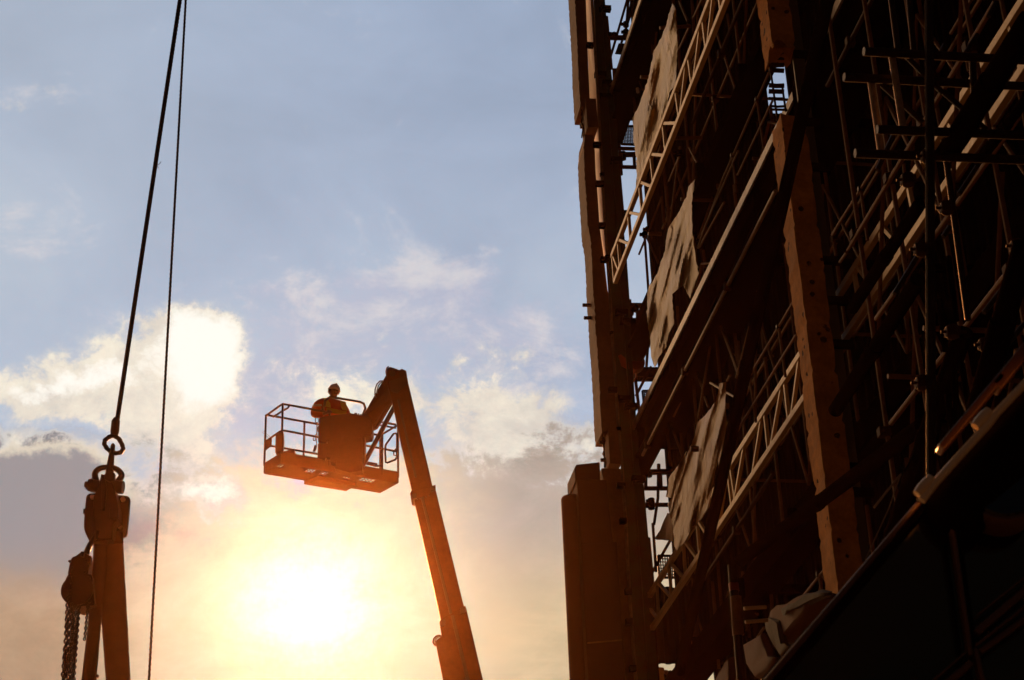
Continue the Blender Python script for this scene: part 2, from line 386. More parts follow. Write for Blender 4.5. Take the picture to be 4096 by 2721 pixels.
RS = thing('roof_blocker', 'unseen roof slab added to keep sky light out of the gutted floors', 'roof', B(19, -6, 26.8))  # out of view; added to block sky light from above
MB().box(B(17, -6.3, 26.95), DV * 26, OV * 12.2, ZV * 0.28).build('deck', 'black', RS, smooth=False)

# ------------------------------------------------------------------ floor edge beams
LEV = {'top': 20.35, 'upper': 16.75, 'middle': 13.45, 'lower': 10.1}
def fit_z(pts, o=0.0): return sum(po(p, o).z for p in pts) / len(pts)
OB = -0.47                                        # the floor beams run behind the columns' outer faces
LEV['top'] = fit_z([kA(720, 300), kA(560, 750), kA(640, 500)], OB)
LEV['middle'] = fit_z([kB(1590, 720), kB(1230, 1450), kC(960, 700), kF(300, 130)], OB)
def edge_beam(z, label, pale, s0=6.0, s1=28.35, drop=0.62):
    t = thing('edge_beam', label, 'beam', B(15, OB - .2, z - drop), 'floor edge beams of the gutted building')
    mb = MB()
    mb.box(B((s0 + s1) / 2, OB - 0.16, z - 0.045 - drop / 2), DV * (s1 - s0), OV * 0.03, ZV * (drop - 0.09))
    mb.build('web', 'black', t, smooth=False)
    MB().box(B((s0 + s1) / 2, OB - 0.18, z - drop + 0.02), DV * (s1 - s0), OV * 0.36, ZV * 0.04).build('bottom_flange', 'black', t, smooth=False)
    if pale:
        MB().box(B((s0 + s1) / 2, OB, z - 0.03), DV * (s1 - s0), OV * 0.03, ZV * 0.125).build('fascia', 'pale', t, smooth=False)
        MB().box(B((s0 + s1) / 2, OB - 0.5, z - 0.06), DV * (s1 - s0), OV * 0.94, ZV * 0.05).build('walkway_board', 'black', t, smooth=False)
    n = 9
    for i in range(n):
        s = s0 + 1 + (s1 - s0 - 2) * i / (n - 1)
        MB().box(B(s, OB - 0.08, z - drop / 2 - .05), DV * 0.03, OV * 0.12, ZV * (drop - 0.2)).build('stiffener', 'black', t, smooth=False)
    return t
edge_beam(LEV['top'], 'highest black floor beam with pale streaked fascia, at the top left of the building', True)
edge_beam(LEV['upper'] - .12, 'black floor beam under the sunlit upper lattice girder', False)
edge_beam(LEV['middle'], 'black floor beam with pale streaked fascia below the handrail, between two lattice girders', True)
edge_beam(LEV['lower'] - .15, 'black floor beam under the lowest lattice girder', False)

# ------------------------------------------------------------------ lattice girders
def lattice(label, top, bot, braces, o, rungs_m='alu'):
    t = thing('lattice_girder', label, 'girder', B(18, o, soz(po(bot[0], o))[2]), 'pale lattice girders along the floors')
    zt = fit_z(top, o); zb = fit_z(bot, o)
    for nm, z, pts in (('top_chord', zt, top), ('bottom_chord', zb, bot)):
        ss = [soz(po(p, o))[0] for p in pts]
        sa, sb = min(ss), max(ss)
        MB().box(B((sa + sb) / 2, o, z), DV * (sb - sa), OV * 0.07, ZV * 0.085).build(nm, 'alu', t, smooth=False, bevel=0.006)
    for (a, b) in braces:
        P, Q = po(a, o), po(b, o)
        s1, s2 = soz(P)[0], soz(Q)[0]
        if soz(P)[2] > soz(Q)[2]: A_, B_ = B(s1, o, zt - .02), B(s2, o, zb + .02)
        else: A_, B_ = B(s1, o, zb + .02), B(s2, o, zt - .02)
        MB().bar(A_, B_, 0.045, 0.045, side=OV).build('brace', rungs_m, t, smooth=False)
    return t
brA = [(kA(1520, -20), kA(1535, 90)), (kA(1472, -30), kA(1412, 372)), (kA(1375, 200), kA(1402, 430)), (kA(1350, 270), kA(1290, 690)), (kA(1245, 530), kA(1275, 755)),
       (kA(1222, 590), kA(1170, 1005)), (kA(1130, 820), kA(1160, 1040)), (kA(1020, 1100), kA(1140, 1094)), (kA(1016, 1120), kA(1040, 1350)), (kA(915, 1382), kA(1025, 1378)),
       (kA(905, 1400), kB(930, 290)), (kB(820, 305), kB(915, 305)), (kB(806, 330), kB(825, 545)), (kB(715, 562), kB(815, 565)), (kB(706, 590), kB(722, 790)),
       (kB(622, 805), kB(712, 820)), (kB(614, 840), kB(630, 1030)), (kB(568, 945), kB(618, 1060)), (kB(562, 960), kB(580, 1190))]
lattice('sunlit upper lattice girder with open braces, against the sky beside the left column', [kA(1430, 0), kA(1255, 500), kA(1020, 1080), kB(820, 290), kB(560, 950), (2838 + 90, -220)],
        [kA(1590, 0), kA(1405, 420), kA(1160, 1030), kB(920, 320), kB(715, 810), kB(585, 1190), (2920 + 80, -190)], brA, 0.25)
brG = [(kG(680, 610), kG(600, 1040)), (kG(540, 760), kG(572, 1060)), (kG(515, 800), kG(415, 1310)), (kG(362, 1050), kG(392, 1340)), (kG(335, 1100), kG(250, 1550)),
       (kD(1232, 120), kD(1265, 330)), (kD(1330, 20), kD(1258, 365)), (kD(1205, 200), kD(1152, 525)), (kD(1218, 190), kD(1242, 385)),
       (kD(1010, 495), kD(1085, 560)), (kD(1005, 520), kD(1020, 700)), (kD(920, 655), kD(1004, 740)), (kD(912, 690), kD(925, 880)), (kD(825, 815), kD(917, 905)),
       (kD(818, 850), kD(830, 1040)), (kD(742, 955), kD(830, 1050)), (kD(733, 980), kD(742, 1160)), (kD(655, 1095), kD(735, 1195)),
       (kJ(290, 665), kJ(440, 668)), (kJ(268, 700), kJ(300, 885)), (kJ(520, 300), kJ(560, 455)), (kJ(70, 1050), kJ(200, 1062)), (kJ(38, 1110), kJ(70, 1250)),
       (kI(1130, 620), kI(1295, 610)), (kI(1108, 680), kI(1132, 835)), (kI(1430, 200), kI(1475, 310)), (kI(885, 1110), kI(1000, 1120))]
lattice('long lower lattice girder passing behind the middle column, amber at its middle', [kG(680, 500), kG(30, 1530), kD(1080, 400), kD(850, 720), kD(640, 1080), kJ(0, 1130), kI(1480, 40), (4240, -270)],
        [kG(700, 890), kG(260, 1568), kD(1100, 650), kD(820, 1060), kD(680, 1300), kJ(30, 1568), kJ(630, 600), kI(1520, 600), (4240, -10)], brG, -0.55)

# ------------------------------------------------------------------ columns
def rough_box(mb, s0, s1, o0, o1, z0, z1, jit=0.02, step=0.06, ragged=(0, 0), seed=0):
    """concrete shaft: rings of a rounded rectangle with knocked edges and broken ends"""
    ring = []
    n = 5
    for i in range(n): ring.append((s0, o0 + (o1 - o0) * i / n))
    for i in range(n): ring.append((s0 + (s1 - s0) * i / n, o1))
    for i in range(n): ring.append((s1, o1 + (o0 - o1) * i / n))
    for i in range(n): ring.append((s1 + (s0 - s1) * i / n, o0))
    m = max(2, int((z1 - z0) / step)); k0 = len(mb.v); L = len(ring)
    cs, co_ = (s0 + s1) / 2, (o0 + o1) / 2
    for k in range(m + 1):
        z = z0 + (z1 - z0) * k / m
        for (s, o) in ring:
            p = Vector((s * 2.3, o * 2.3, z * 1.6 + seed))
            d = noise.fractal(p * 5.5, .8, 2.0, 4) * jit * .9
            course = math.floor(z / 0.62 + seed * .37); fr = z / 0.62 + seed * .37 - course
            d += (math.sin(course * 12.9898 + seed) * 43758.5453 % 1 - .5) * jit * 1.1 - (jit * 1.3 if fr < .10 else 0)
            d -= max(0, noise.noise(Vector((seed, z * 2.6, s * 3 + o * 2))) - 0.25) * jit * 2.6      # chips
            zz = z
            if k == 0: zz += ragged[0] * noise.noise(p * 3)
            if k == m: zz += ragged[1] * noise.noise(p * 3)
            sgn_s = (s - cs) / abs(s1 - s0) * 2; sgn_o = (o - co_) / abs(o1 - o0) * 2
            mb.v.append(B(s + sgn_s * d, o + sgn_o * d, zz))
    for k in range(m):
        for j in range(L):
            a = k0 + k * L + j; b = k0 + k * L + (j + 1) % L; mb.f.append((a, b, b + L, a + L))
    mb.f.append(tuple(k0 + j for j in range(L))); mb.f.append(tuple(k0 + m * L + j for j in range(L)))
    return mb
sN = sum(soz(po(p, 0))[0] for p in (kF(600, 700), kG(760, 420), kG(840, 1000), kE(385, 150))) / 4
sFar = sum(soz(po(p, 0))[0] for p in (kF(520, 860), kG(660, 440), kG(720, 950), kE(300, 200))) / 4
oR = sum(soz(ps(p, sN))[1] for p in (kG(960, 300), kG(1120, 1400), kE(600, 300))) / 3
oF = sum(soz(ps(p, sN))[1] for p in (kG(1240, 1440), kE(710, 300), kG(1185, 950))) / 3
zg1 = soz(po(kE(425, 420), 0))[2]; zg0 = soz(ps(kE(515, 1030), sN))[2]; zb = soz(po(kH(1060, 850), 0))[2]
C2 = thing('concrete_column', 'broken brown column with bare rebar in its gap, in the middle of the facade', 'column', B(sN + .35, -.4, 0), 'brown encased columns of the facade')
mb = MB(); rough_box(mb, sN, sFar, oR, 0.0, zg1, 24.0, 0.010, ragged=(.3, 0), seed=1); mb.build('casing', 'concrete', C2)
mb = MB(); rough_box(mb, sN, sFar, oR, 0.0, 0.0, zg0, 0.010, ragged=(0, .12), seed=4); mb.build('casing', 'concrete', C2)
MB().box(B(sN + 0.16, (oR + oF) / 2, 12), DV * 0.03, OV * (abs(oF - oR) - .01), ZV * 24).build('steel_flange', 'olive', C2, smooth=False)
MB().box(B(sN + 0.40, oF + .03, 12), DV * 0.45, OV * 0.03, ZV * 24).build('steel_web', 'black', C2, smooth=False)
for p in (kE(660, 430), kE(760, 1040), kF(800, 100), kF(915, 940), kF(955, 1300), kG(1040, 350), kG(1190, 1460), kH(1300, 100)):
    z = soz(ps(p, sN))[2]
    MB().box(B(sN + 0.13, (oR + oF) / 2 - .06, z), DV * 0.05, OV * (abs(oF - oR) + .12), ZV * 0.10).build('strap', 'black', C2, smooth=False)
for i, y in enumerate((515, 580, 632, 765, 820, 880, 950, 982, 1056)):
    a, b = ps(kE(392 if i < 6 else 402, y), sFar - .1), ps(kE(530 if i < 7 else 560, y + 4), sN + .25)
    MB().tube([a, lerp(a, b, .5) + ZV * random.uniform(-.01, .01), b], 0.03 if i < 5 else 0.016, 7).build('rebar', 'rust', C2)
for (a, b) in ((kE(405, 600), kE(470, 1080)), (kE(515, 790), kE(545, 1000))):
    MB().tube([ps(a, sFar - .15), ps(b, sFar - .15)], 0.014, 6).build('rebar', 'rust', C2)

# far corner column
S1 = 27.4
def Pn(f, pts): return [ps(f(*p), S1) for p in pts]
def column_strip(L, R, s, ext, top=1.4, foot=None):
    L = [ps(p, s) for p in L]; R = [ps(p, s) for p in R]
    if top: L.insert(0, L[0] + ZV * top); R.insert(0, R[0] + ZV * top)
    if foot is not None: L.append(Vector((L[-1].x, L[-1].y, foot))); R.append(Vector((R[-1].x, R[-1].y, foot)))
    return L + R[::-1], DV * ext
def ragged_strip(L, R, s, ext, top=1.4, foot=None, amp=0.011, seed=0):
    """like column_strip, but cut into short courses with rough broken edges"""
    L = [ps(p, s) for p in L]; R = [ps(p, s) for p in R]
    if top: L.insert(0, L[0] + ZV * top); R.insert(0, R[0] + ZV * top)
    if foot is not None: L.append(Vector((L[-1].x, L[-1].y, foot))); R.append(Vector((R[-1].x, R[-1].y, foot)))
    def at(P, z):
        for a, b in zip(P[:-1], P[1:]):
            if b.z <= z <= a.z: return lerp(a, b, (a.z - z) / max(1e-6, a.z - b.z))
        return (P[0] if z > P[0].z else P[-1]).copy()
    z1, z0 = min(L[0].z, R[0].z), max(L[-1].z, R[-1].z); n = max(2, int((z1 - z0) / 0.04)); mb = MB()
    for i in range(n + 1):
        z = z1 + (z0 - z1) * i / n; a, b = at(L, z), at(R, z); q = []
        for k in range(4):
            p = lerp(a, b, k / 3); q.append(p)
        d1_ = noise.fractal(Vector((z * 13, seed, 0)), .8, 2, 5) * amp * 1.3 + max(0, noise.noise(Vector((z * 2.2, seed, 5)))) * amp * .8
        d2_ = noise.fractal(Vector((z * 13, seed, 9)), .8, 2, 5) * amp
        mb.v += [q[0] + OV * d1_, q[1] + DV * d2_ * .6, q[2] + DV * d1_ * .5, q[3], q[3] + DV * ext, q[0] + DV * ext + OV * d2_, q[0] + DV * ext * .5 + OV * (d1_ * .6 + d2_ * .6)]
    for i in range(n):
        for j in range(7):
            a = i * 7 + j; b = i * 7 + (j + 1) % 7; mb.f.append((a, b, b + 7, a + 7))
    mb.f.append(tuple(range(7))); mb.f.append(tuple(n * 7 + j for j in range(7)))
    return mb
C1 = thing('concrete_column', 'ragged brown corner column at the far left end of the facade, against the sky', 'column', B(S1 + .3, 0, 0), 'brown encased columns of the facade')
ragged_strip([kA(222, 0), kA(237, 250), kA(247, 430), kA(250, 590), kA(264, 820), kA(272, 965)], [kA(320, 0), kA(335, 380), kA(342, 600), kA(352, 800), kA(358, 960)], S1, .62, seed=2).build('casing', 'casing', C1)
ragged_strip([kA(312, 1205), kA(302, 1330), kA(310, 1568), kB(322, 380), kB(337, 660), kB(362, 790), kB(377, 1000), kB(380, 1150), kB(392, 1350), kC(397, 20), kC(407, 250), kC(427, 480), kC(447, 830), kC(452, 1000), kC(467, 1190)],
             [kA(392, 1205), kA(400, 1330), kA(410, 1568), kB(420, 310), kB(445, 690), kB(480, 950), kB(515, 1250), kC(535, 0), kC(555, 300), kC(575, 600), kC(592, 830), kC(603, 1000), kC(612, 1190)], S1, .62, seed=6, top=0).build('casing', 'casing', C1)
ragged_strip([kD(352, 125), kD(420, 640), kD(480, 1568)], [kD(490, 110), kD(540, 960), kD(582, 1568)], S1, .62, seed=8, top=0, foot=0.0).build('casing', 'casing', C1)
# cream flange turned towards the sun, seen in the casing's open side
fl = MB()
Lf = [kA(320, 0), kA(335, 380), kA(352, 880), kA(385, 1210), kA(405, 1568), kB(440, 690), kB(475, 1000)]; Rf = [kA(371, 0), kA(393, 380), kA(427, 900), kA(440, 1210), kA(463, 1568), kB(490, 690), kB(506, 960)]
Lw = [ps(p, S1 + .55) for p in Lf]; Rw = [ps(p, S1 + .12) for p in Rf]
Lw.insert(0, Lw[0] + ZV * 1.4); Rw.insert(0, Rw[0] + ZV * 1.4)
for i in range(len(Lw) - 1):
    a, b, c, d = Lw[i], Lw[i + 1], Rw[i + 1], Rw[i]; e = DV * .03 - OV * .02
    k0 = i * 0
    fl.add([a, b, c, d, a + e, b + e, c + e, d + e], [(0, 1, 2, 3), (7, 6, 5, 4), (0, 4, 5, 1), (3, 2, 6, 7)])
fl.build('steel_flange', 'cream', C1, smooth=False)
pts, e = column_strip([kA(316, 880), kA(324, 980), kA(336, 1140)], [kA(412, 882), kA(420, 980), kA(436, 1136)], S1 - .12, .5, top=0)
MB().prism(pts, e).build('patch_block', 'casing', C1, smooth=False, bevel=.01)
pts, e = column_strip([kC(520, 1155), kC(535, 1460)], [kC(608, 1150), kC(640, 1475)], S1 - .08, .5, top=0)
MB().prism(pts, e).build('patch_block', 'casing', C1, smooth=False, bevel=.01)
for ys, f, xs in (((965, 1235), kA, (285, 300)), ((1185, 1500), kC, (478, 500))):
    for k in range(4):
        a = ps(f(xs[0] - 8 + k * 6, ys[0]), S1 + .1 + .1 * k); b = ps(f(xs[1] - 8 + k * 6, ys[1]), S1 + .1 + .1 * k)
        P = [lerp(a, b, t / 8) + OV * random.uniform(-.02, .02) for t in range(9)]
        MB().tube(P, 0.013, 6).build('rebar', 'rust', C1)
for (f, x0, x1, y) in ((kA, 262, 330, 985), (kA, 266, 335, 1003), (kA, 268, 345, 1118), (kA, 270, 345, 1138), (kC, 443, 525, 1275), (kC, 455, 535, 1435), (kB, 293, 400, 1391), (kB, 305, 405, 1505)):
    a, b = ps(f(x0, y), S1 + .3), ps(f(x1, y + 2), S1 + .3)
    MB().tube([a, b], 0.035, 8).build('tie_bar', 'rust', C1)
for (f, x0, x1, y) in ((kA, 330, 387, 408), (kA, 388, 456, 1300), (kB, 410, 480, 305), (kB, 440, 492, 680), (kB, 455, 520, 985), (kC, 525, 600, 808), (kD, 455, 500, 245), (kD, 475, 520, 485), (kD, 510, 555, 965), (kD, 515, 560, 1170), (kD, 540, 585, 1490)):
    c = ps(f((x0 + x1) / 2, y), S1 - .1); w = (ps(f(x1, y), S1 - .1) - ps(f(x0, y), S1 - .1)).length
    MB().box(c, OV * w, DV * .1, ZV * .09).build('strap', 'black', C1, smooth=False)

PI = thing('downpipe', 'thin bright pipe clipped beside the far corner column', 'pipe', B(S1, 0, 0))
ppts = [kA(376, 0), kA(430, 880), kA(466, 1568), kB(492, 690), kB(512, 960), kB(540, 1350), kC(556, 300), kC(592, 800), kC(615, 1160), kC(645, 1480), kD(497, 240), kD(515, 470), kD(540, 960), kD(556, 1190), kD(583, 1550)]
P = [ps(p, S1 - .05) for p in ppts]; P = [P[0] + ZV * 1.3] + P + [Vector((P[-1].x + .05, P[-1].y, 0.1))]
MB().tube(P, 0.028, 10).build('pipe', 'rim', PI)
for p in ppts[2:-1:2]: MB().lathe(ps(p, S1 - .05) - ZV * .03, ZV, [(.045, 0), (.045, .06)], 10).build('clip', 'black', PI)

GC = thing('steel_column', 'dark green riveted steel column beside the corner column', 'column', B(S1 + .5, -.4, 0))
GL = [kA(392, 0), kA(440, 880), kA(475, 1568), kB(502, 690), kB(525, 960), kB(552, 1350), kC(570, 300), kC(605, 800), kC(630, 1160), kC(655, 1480), kD(505, 240), kD(550, 960), kD(595, 1550)]
GR = [kA(492, 0), kA(545, 600), kA(600, 1120), kA(622, 1568), kB(655, 650), kB(690, 1000), kB(718, 1400), kC(722, 200), kC(742, 600), kC(768, 1000), kC(800, 1480), kD(640, 250), kD(675, 650), kD(700, 1000), kD(735, 1550)]
pts, e = column_strip(GL, GR, S1 + .15, .03, foot=0.0); MB().prism(pts, e).build('front_flange', 'green', GC, smooth=False)
mid = [lerp(ps(a, S1 + .3), ps(b, S1 + .3), .5) for a, b in ((GL[0], GR[0]), (GL[-1], GR[-1]))]
MB().bar(mid[0] + ZV * 1.4, Vector((mid[1].x, mid[1].y, 0)) + (mid[1] - mid[0]) * 0, 0.03, 0.42, side=OV).build('web', 'green', GC, smooth=False)
pts, e = column_strip(GL, GR, S1 + .58, .03, foot=0.0); MB().prism(pts, e).build('rear_flange', 'green', GC, smooth=False)
for (f, x, y) in ((kA, 495, 80), (kA, 520, 750), (kA, 490, 870), (kA, 590, 1440), (kA, 450, 670), (kC, 640, 115), (kC, 680, 195), (kC, 660, 890), (kC, 725, 955), (kD, 600, 200)):
    c = ps(f(x, y), S1 + .1)
    MB().box(c, OV * .22, DV * .12, ZV * .1).box(c + OV * .05 - DV * .07, OV * .05, DV * .05, ZV * .05).build('bracket', 'black', GC, smooth=False)
pts, e = column_strip([kC(612, 510), kC(625, 490), kC(640, 590)], [kC(690, 540), kC(705, 560), kC(708, 622)], S1 + .13, .015, top=0)
MB().prism([ps(p, S1 + .135) for p in (kC(612, 500), kC(635, 488), kC(700, 540), kC(710, 618), kC(700, 622), kC(640, 592))], DV * .012).build('notice', 'notice', GC, smooth=False)

PR = thing('cladding_pier', 'red brown rendered pier with a chipped cap at the bottom of the corner column', 'pier', B(S1, .5, 0))
MB().prism([ps(kD(*p), S1 - .35) for p in ((168, 120), (180, 98), (340, 80), (345, 205), (190, 206), (172, 216))], DV * .75).build('cap', 'pier', PR, smooth=False, bevel=.02)
pts, e = column_strip([kD(182, 204), kD(193, 330), kD(212, 640)], [kD(385, 204), kD(405, 400), kD(432, 640)], S1 - .33, .7, top=0); MB().prism(pts, e).build('shaft', 'pier', PR, smooth=False, bevel=.012)
pts, e = column_strip([kD(213, 642), kD(240, 1180), kD(262, 1568)], [kD(455, 625), kD(485, 1100), kD(512, 1568)], S1 - .42, .75, top=0, foot=0.0); MB().prism(pts, e).build('base', 'pier', PR, smooth=False, bevel=.012)
for y in (1315,):
    a, b = ps(kD(255, y), S1 - .43), ps(kD(490, y - 20), S1 - .43); MB().bar(a, b, .02, .02).build('joint_bead', 'casing', PR, smooth=False)
a, b = ps(kD(76, 342), S1), ps(kD(205, 330), S1); rr = (b - a).length / 2 * 1.08
ctr = a + (b - a).normalized() * rr
HR = thing('round_casing', 'smooth half round brown casing standing left of the pier', 'casing', Vector((ctr.x, ctr.y, 0)))
MB().lathe(Vector((ctr.x, ctr.y, 0)), ZV, [(rr, 0), (rr, ctr.z - 3.2), (rr * .985, ctr.z - 3.19), (rr * .985, ctr.z - 3.17), (rr, ctr.z - 3.16), (rr, ctr.z)], 40).build('shell', 'pier', HR)
MB().lathe(Vector((ctr.x, ctr.y, ctr.z)), ZV, [(rr * .97, 0), (rr * .9, .03)], 40).build('lid', 'pier', HR)

# ------------------------------------------------------------------ tubes in quantity
def tubes(parent, name, lst, o, r=0.024, m='tube', f=po):
    for (a, b) in lst: MB().tube([f(a, o), f(b, o)], r, 9).build(name, m, parent)
def coupler(parent, p, o, f=po, r=0.05): 
    c = f(p, o); MB().lathe(c - ZV * .05, ZV, [(r, 0), (r, .1)], 8).box(c + OV * .05, OV * .09, DV * .05, ZV * .05).build('coupler', 'black', parent)

# ledgers that run along under the beams
LG = [('rust brown ledger tube under the sunlit upper girder', (2968 + 45, -100), kA(1280, 1100), 'rust'),
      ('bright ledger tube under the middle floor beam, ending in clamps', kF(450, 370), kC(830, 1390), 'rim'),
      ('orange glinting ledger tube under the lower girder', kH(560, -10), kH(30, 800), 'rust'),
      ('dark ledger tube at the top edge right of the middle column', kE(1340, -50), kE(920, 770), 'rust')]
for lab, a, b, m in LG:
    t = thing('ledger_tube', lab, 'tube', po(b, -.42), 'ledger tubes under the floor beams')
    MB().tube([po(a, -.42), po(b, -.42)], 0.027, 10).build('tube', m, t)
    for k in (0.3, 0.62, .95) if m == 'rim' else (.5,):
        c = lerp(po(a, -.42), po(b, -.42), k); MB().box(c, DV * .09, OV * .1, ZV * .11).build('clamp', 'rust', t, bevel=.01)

# ------------------------------------------------------------------ scaffolds inside each storey
oi = -0.75
S_up = thing('scaffold', 'dark tube scaffold inside the top storey, behind the highest tarpaulin', 'scaffold', po(kA(760, 1000), oi), 'tube scaffolds inside the storeys')
tubes(S_up, 'standard', [(kA(878, -60), kA(902, 200)), (kA(902, 200), kA(925, 490)), (kA(715, 430), kA(762, 1010)), (kA(1270, -20), kA(1292, 300)), (kA(1100, -50), kA(1170, 660))], oi, .026, 'inner')
tubes(S_up, 'brace', [(kA(990, -40), kA(912, 165)), (kA(885, 270), kA(778, 585)), (kA(730, 715), kA(640, 975)), (kA(730, 540), kA(832, 805)), (kA(1160, 10), kA(1252, 235)), (kA(1365, -10), kA(1160, 435)), (kA(1000, -10), kA(932, 470)), (kA(1590, 130), kA(1610, 270))], oi, .019, 'inner')
tubes(S_up, 'transom', [(kA(985, 250), kA(1260, 235)), (kA(810, 690), kA(880, 695))], 0, .03, 'inner', f=lambda p, o: ps(p, 21.5))
MB().tube([po(kA(775, 690), oi), po(kA(787, 830), oi)], .03, 8).build('warning_sleeve', 'grey', S_up)
for p in (kA(895, 200), kA(735, 640), kA(740, 690), kA(1280, 200)): coupler(S_up, p, oi)
S_mid = thing('scaffold', 'dark tube scaffold inside the storey behind the middle tarpaulin', 'scaffold', po(kB(850, 1240), oi), 'tube scaffolds inside the storeys')
tubes(S_mid, 'standard', [(kB(1228, -10), kB(1255, 290)), (kB(1475, -20), kB(1505, 350)), (kB(1040, 330), kB(1072, 680)), (kB(1003, 420), kB(1022, 655)), (kB(848, 780), kB(882, 1260)), (kB(1280, 560), kB(1310, 1050))], oi, .024, 'inner')
tubes(S_mid, 'brace', [(kB(1166, -30), kB(1080, 645)), (kB(1250, -20), kB(1395, 270)), (kB(1400, 310), kB(1465, 450)), (kB(1000, 430), kB(888, 720)), (kB(845, 820), kB(798, 935)), (kB(860, 770), kB(972, 1015)), (kB(1395, 270), kB(1312, 480)), (kB(1160, 60), kB(1068, 280))], oi, .019, 'inner')
tubes(S_mid, 'transom', [(kB(1172, 441), kB(1460, 452)), (kB(880, 750), kB(1000, 752)), (kA(1100, 1240), kA(1360, 1235))], 0, .03, 'inner', f=lambda p, o: ps(p, 22))
tubes(S_mid, 'raking_tube', [(kB(1440, 480), kB(1330, 790)), (kB(1560, 470), kB(1340, 870)), (kB(1400, 700), kB(1330, 880))], oi, .019, 'inner')
for p in (kB(880, 715), kB(850, 760), kB(1160, 30)): coupler(S_mid, p, oi)
S_low = thing('scaffold', 'dark tube scaffold inside the storey behind the lowest tarpaulin', 'scaffold', po(kC(1080, 1480), oi), 'tube scaffolds inside the storeys')
tubes(S_low, 'standard', [(kC(1490, 310), kC(1527, 735)), (kC(1278, 680), kC(1316, 1110)), (kC(1040, 1105), kC(1082, 1490)), (kC(1222, 390), kC(1238, 540)), (kC(1680, 420), kC(1702, 600)), (kG(118, 370), kG(137, 605)), (kC(1460, 780), kC(1480, 900))], oi, .024, 'inner')
tubes(S_low, 'brace', [(kC(1470, 200), kC(1330, 1060)), (kC(1508, 170), kC(1692, 680)), (kC(1290, 590), kC(1372, 805)), (kC(1385, 870), kC(1422, 965)), (kC(1270, 700), kC(1108, 1045)), (kC(1062, 1060), kC(1190, 1410)), (kC(1615, 675), kC(1588, 725)), (kG(0, 310), kG(122, 650)), (kC(1420, 400), kC(1330, 580)), (kC(1790, 240), kC(1670, 700))], oi, .019, 'inner')
MB().tube([po(kC(1436, 743), -.2), po(kC(1650, 868), -.2)], .016, 8).build('bright_brace', 'rim', S_low)
tubes(S_low, 'transom', [(kC(1505, 948), kC(1600, 950)), (kC(1258, 1335), kC(1330, 1335))], 0, .04, 'inner', f=lambda p, o: ps(p, 21))
for p in (kC(1440, 180), kC(1210, 640), kC(1015, 1020), kC(1280, 640), kC(1050, 1080), kC(1500, 180)): coupler(S_low, p, oi)
S_bot = thing('scaffold', 'dim tube scaffold in the lowest storey under the long lattice girder', 'scaffold', po(kH(150, 1340), oi), 'tube scaffolds inside the storeys')
tubes(S_bot, 'standard', [(kH(95, 820), kH(145, 1480)), (kH(325, 740), kH(378, 1240)), (kH(520, 640), kH(555, 1060)), (kD(1105, 900), kD(1155, 1380)), (kD(960, 1200), kD(1000, 1560))], oi, .024, 'inner')
tubes(S_bot, 'brace', [(kH(218, 890), kH(155, 1300)), (kH(70, 1460), kH(242, 1215)), (kD(1000, 1130), kD(1090, 1400)), (kH(360, 760), kH(420, 960)), (kH(400, 1000), kH(440, 940)), (kH(400, 1030), kH(440, 1065)), (kH(340, 1080), kH(365, 1040)), (kH(440, 1240), kH(492, 1165))], oi, .019, 'inner')
tubes(S_bot, 'transom', [(kH(335, 1021), kH(505, 1010)), (kH(345, 1124), kH(518, 1110))], 0, .02, m='alu', f=lambda p, o: ps(p, 17.5))

def storey(parent, z0, z1, s0, s1, o, seed):
    rnd_ = random.Random(seed); ss = []; q = s0
    while q < s1: ss.append(q); q += rnd_.uniform(1.3, 2.2)
    for a in ss: MB().tube([B(a, o, z0), B(a, o, z1)], .024, 8).build('standard', 'inner', parent)
    for k in (.34, .72):
        z = z0 + (z1 - z0) * k; MB().tube([B(s0 - .4, o - .06, z), B(s1 + .3, o - .06, z)], .024, 8).build('ledger', 'inner', parent)
        for a in ss[::2]: MB().box(B(a, o - .03, z), DV * .08, OV * .12, ZV * .09).build('coupler', 'rust', parent, bevel=.01)
    for i, (a, b) in enumerate(zip(ss[:-1], ss[1:])):
        lo, hi = (z0 + .1, z1 - .25) if i % 2 else (z1 - .25, z0 + .1)
        MB().tube([B(a, o + .05, lo), B(b, o + .05, hi)], .02, 8).build('brace', 'inner', parent)
    for a in ss[1::3]:
        z = z0 + (z1 - z0) * .34; MB().tube([B(a, o + .35, z + .05), B(a, o - 1.6, z + .05)], .024, 8).build('transom', 'inner', parent)
storey(S_up, LEV['upper'] + .1, LEV['top'] - .6, 16.0, 26.8, -1.1, 1)
storey(S_mid, LEV['middle'] + .1, LEV['upper'] - .75, 13.0, 26.8, -1.0, 2)
storey(S_low, LEV['lower'] + .1, LEV['middle'] - .65, 11.5, 26.8, -1.0, 3)
storey(S_bot, 7.2, LEV['lower'] - .8, 11.0, 26.8, -1.0, 4)
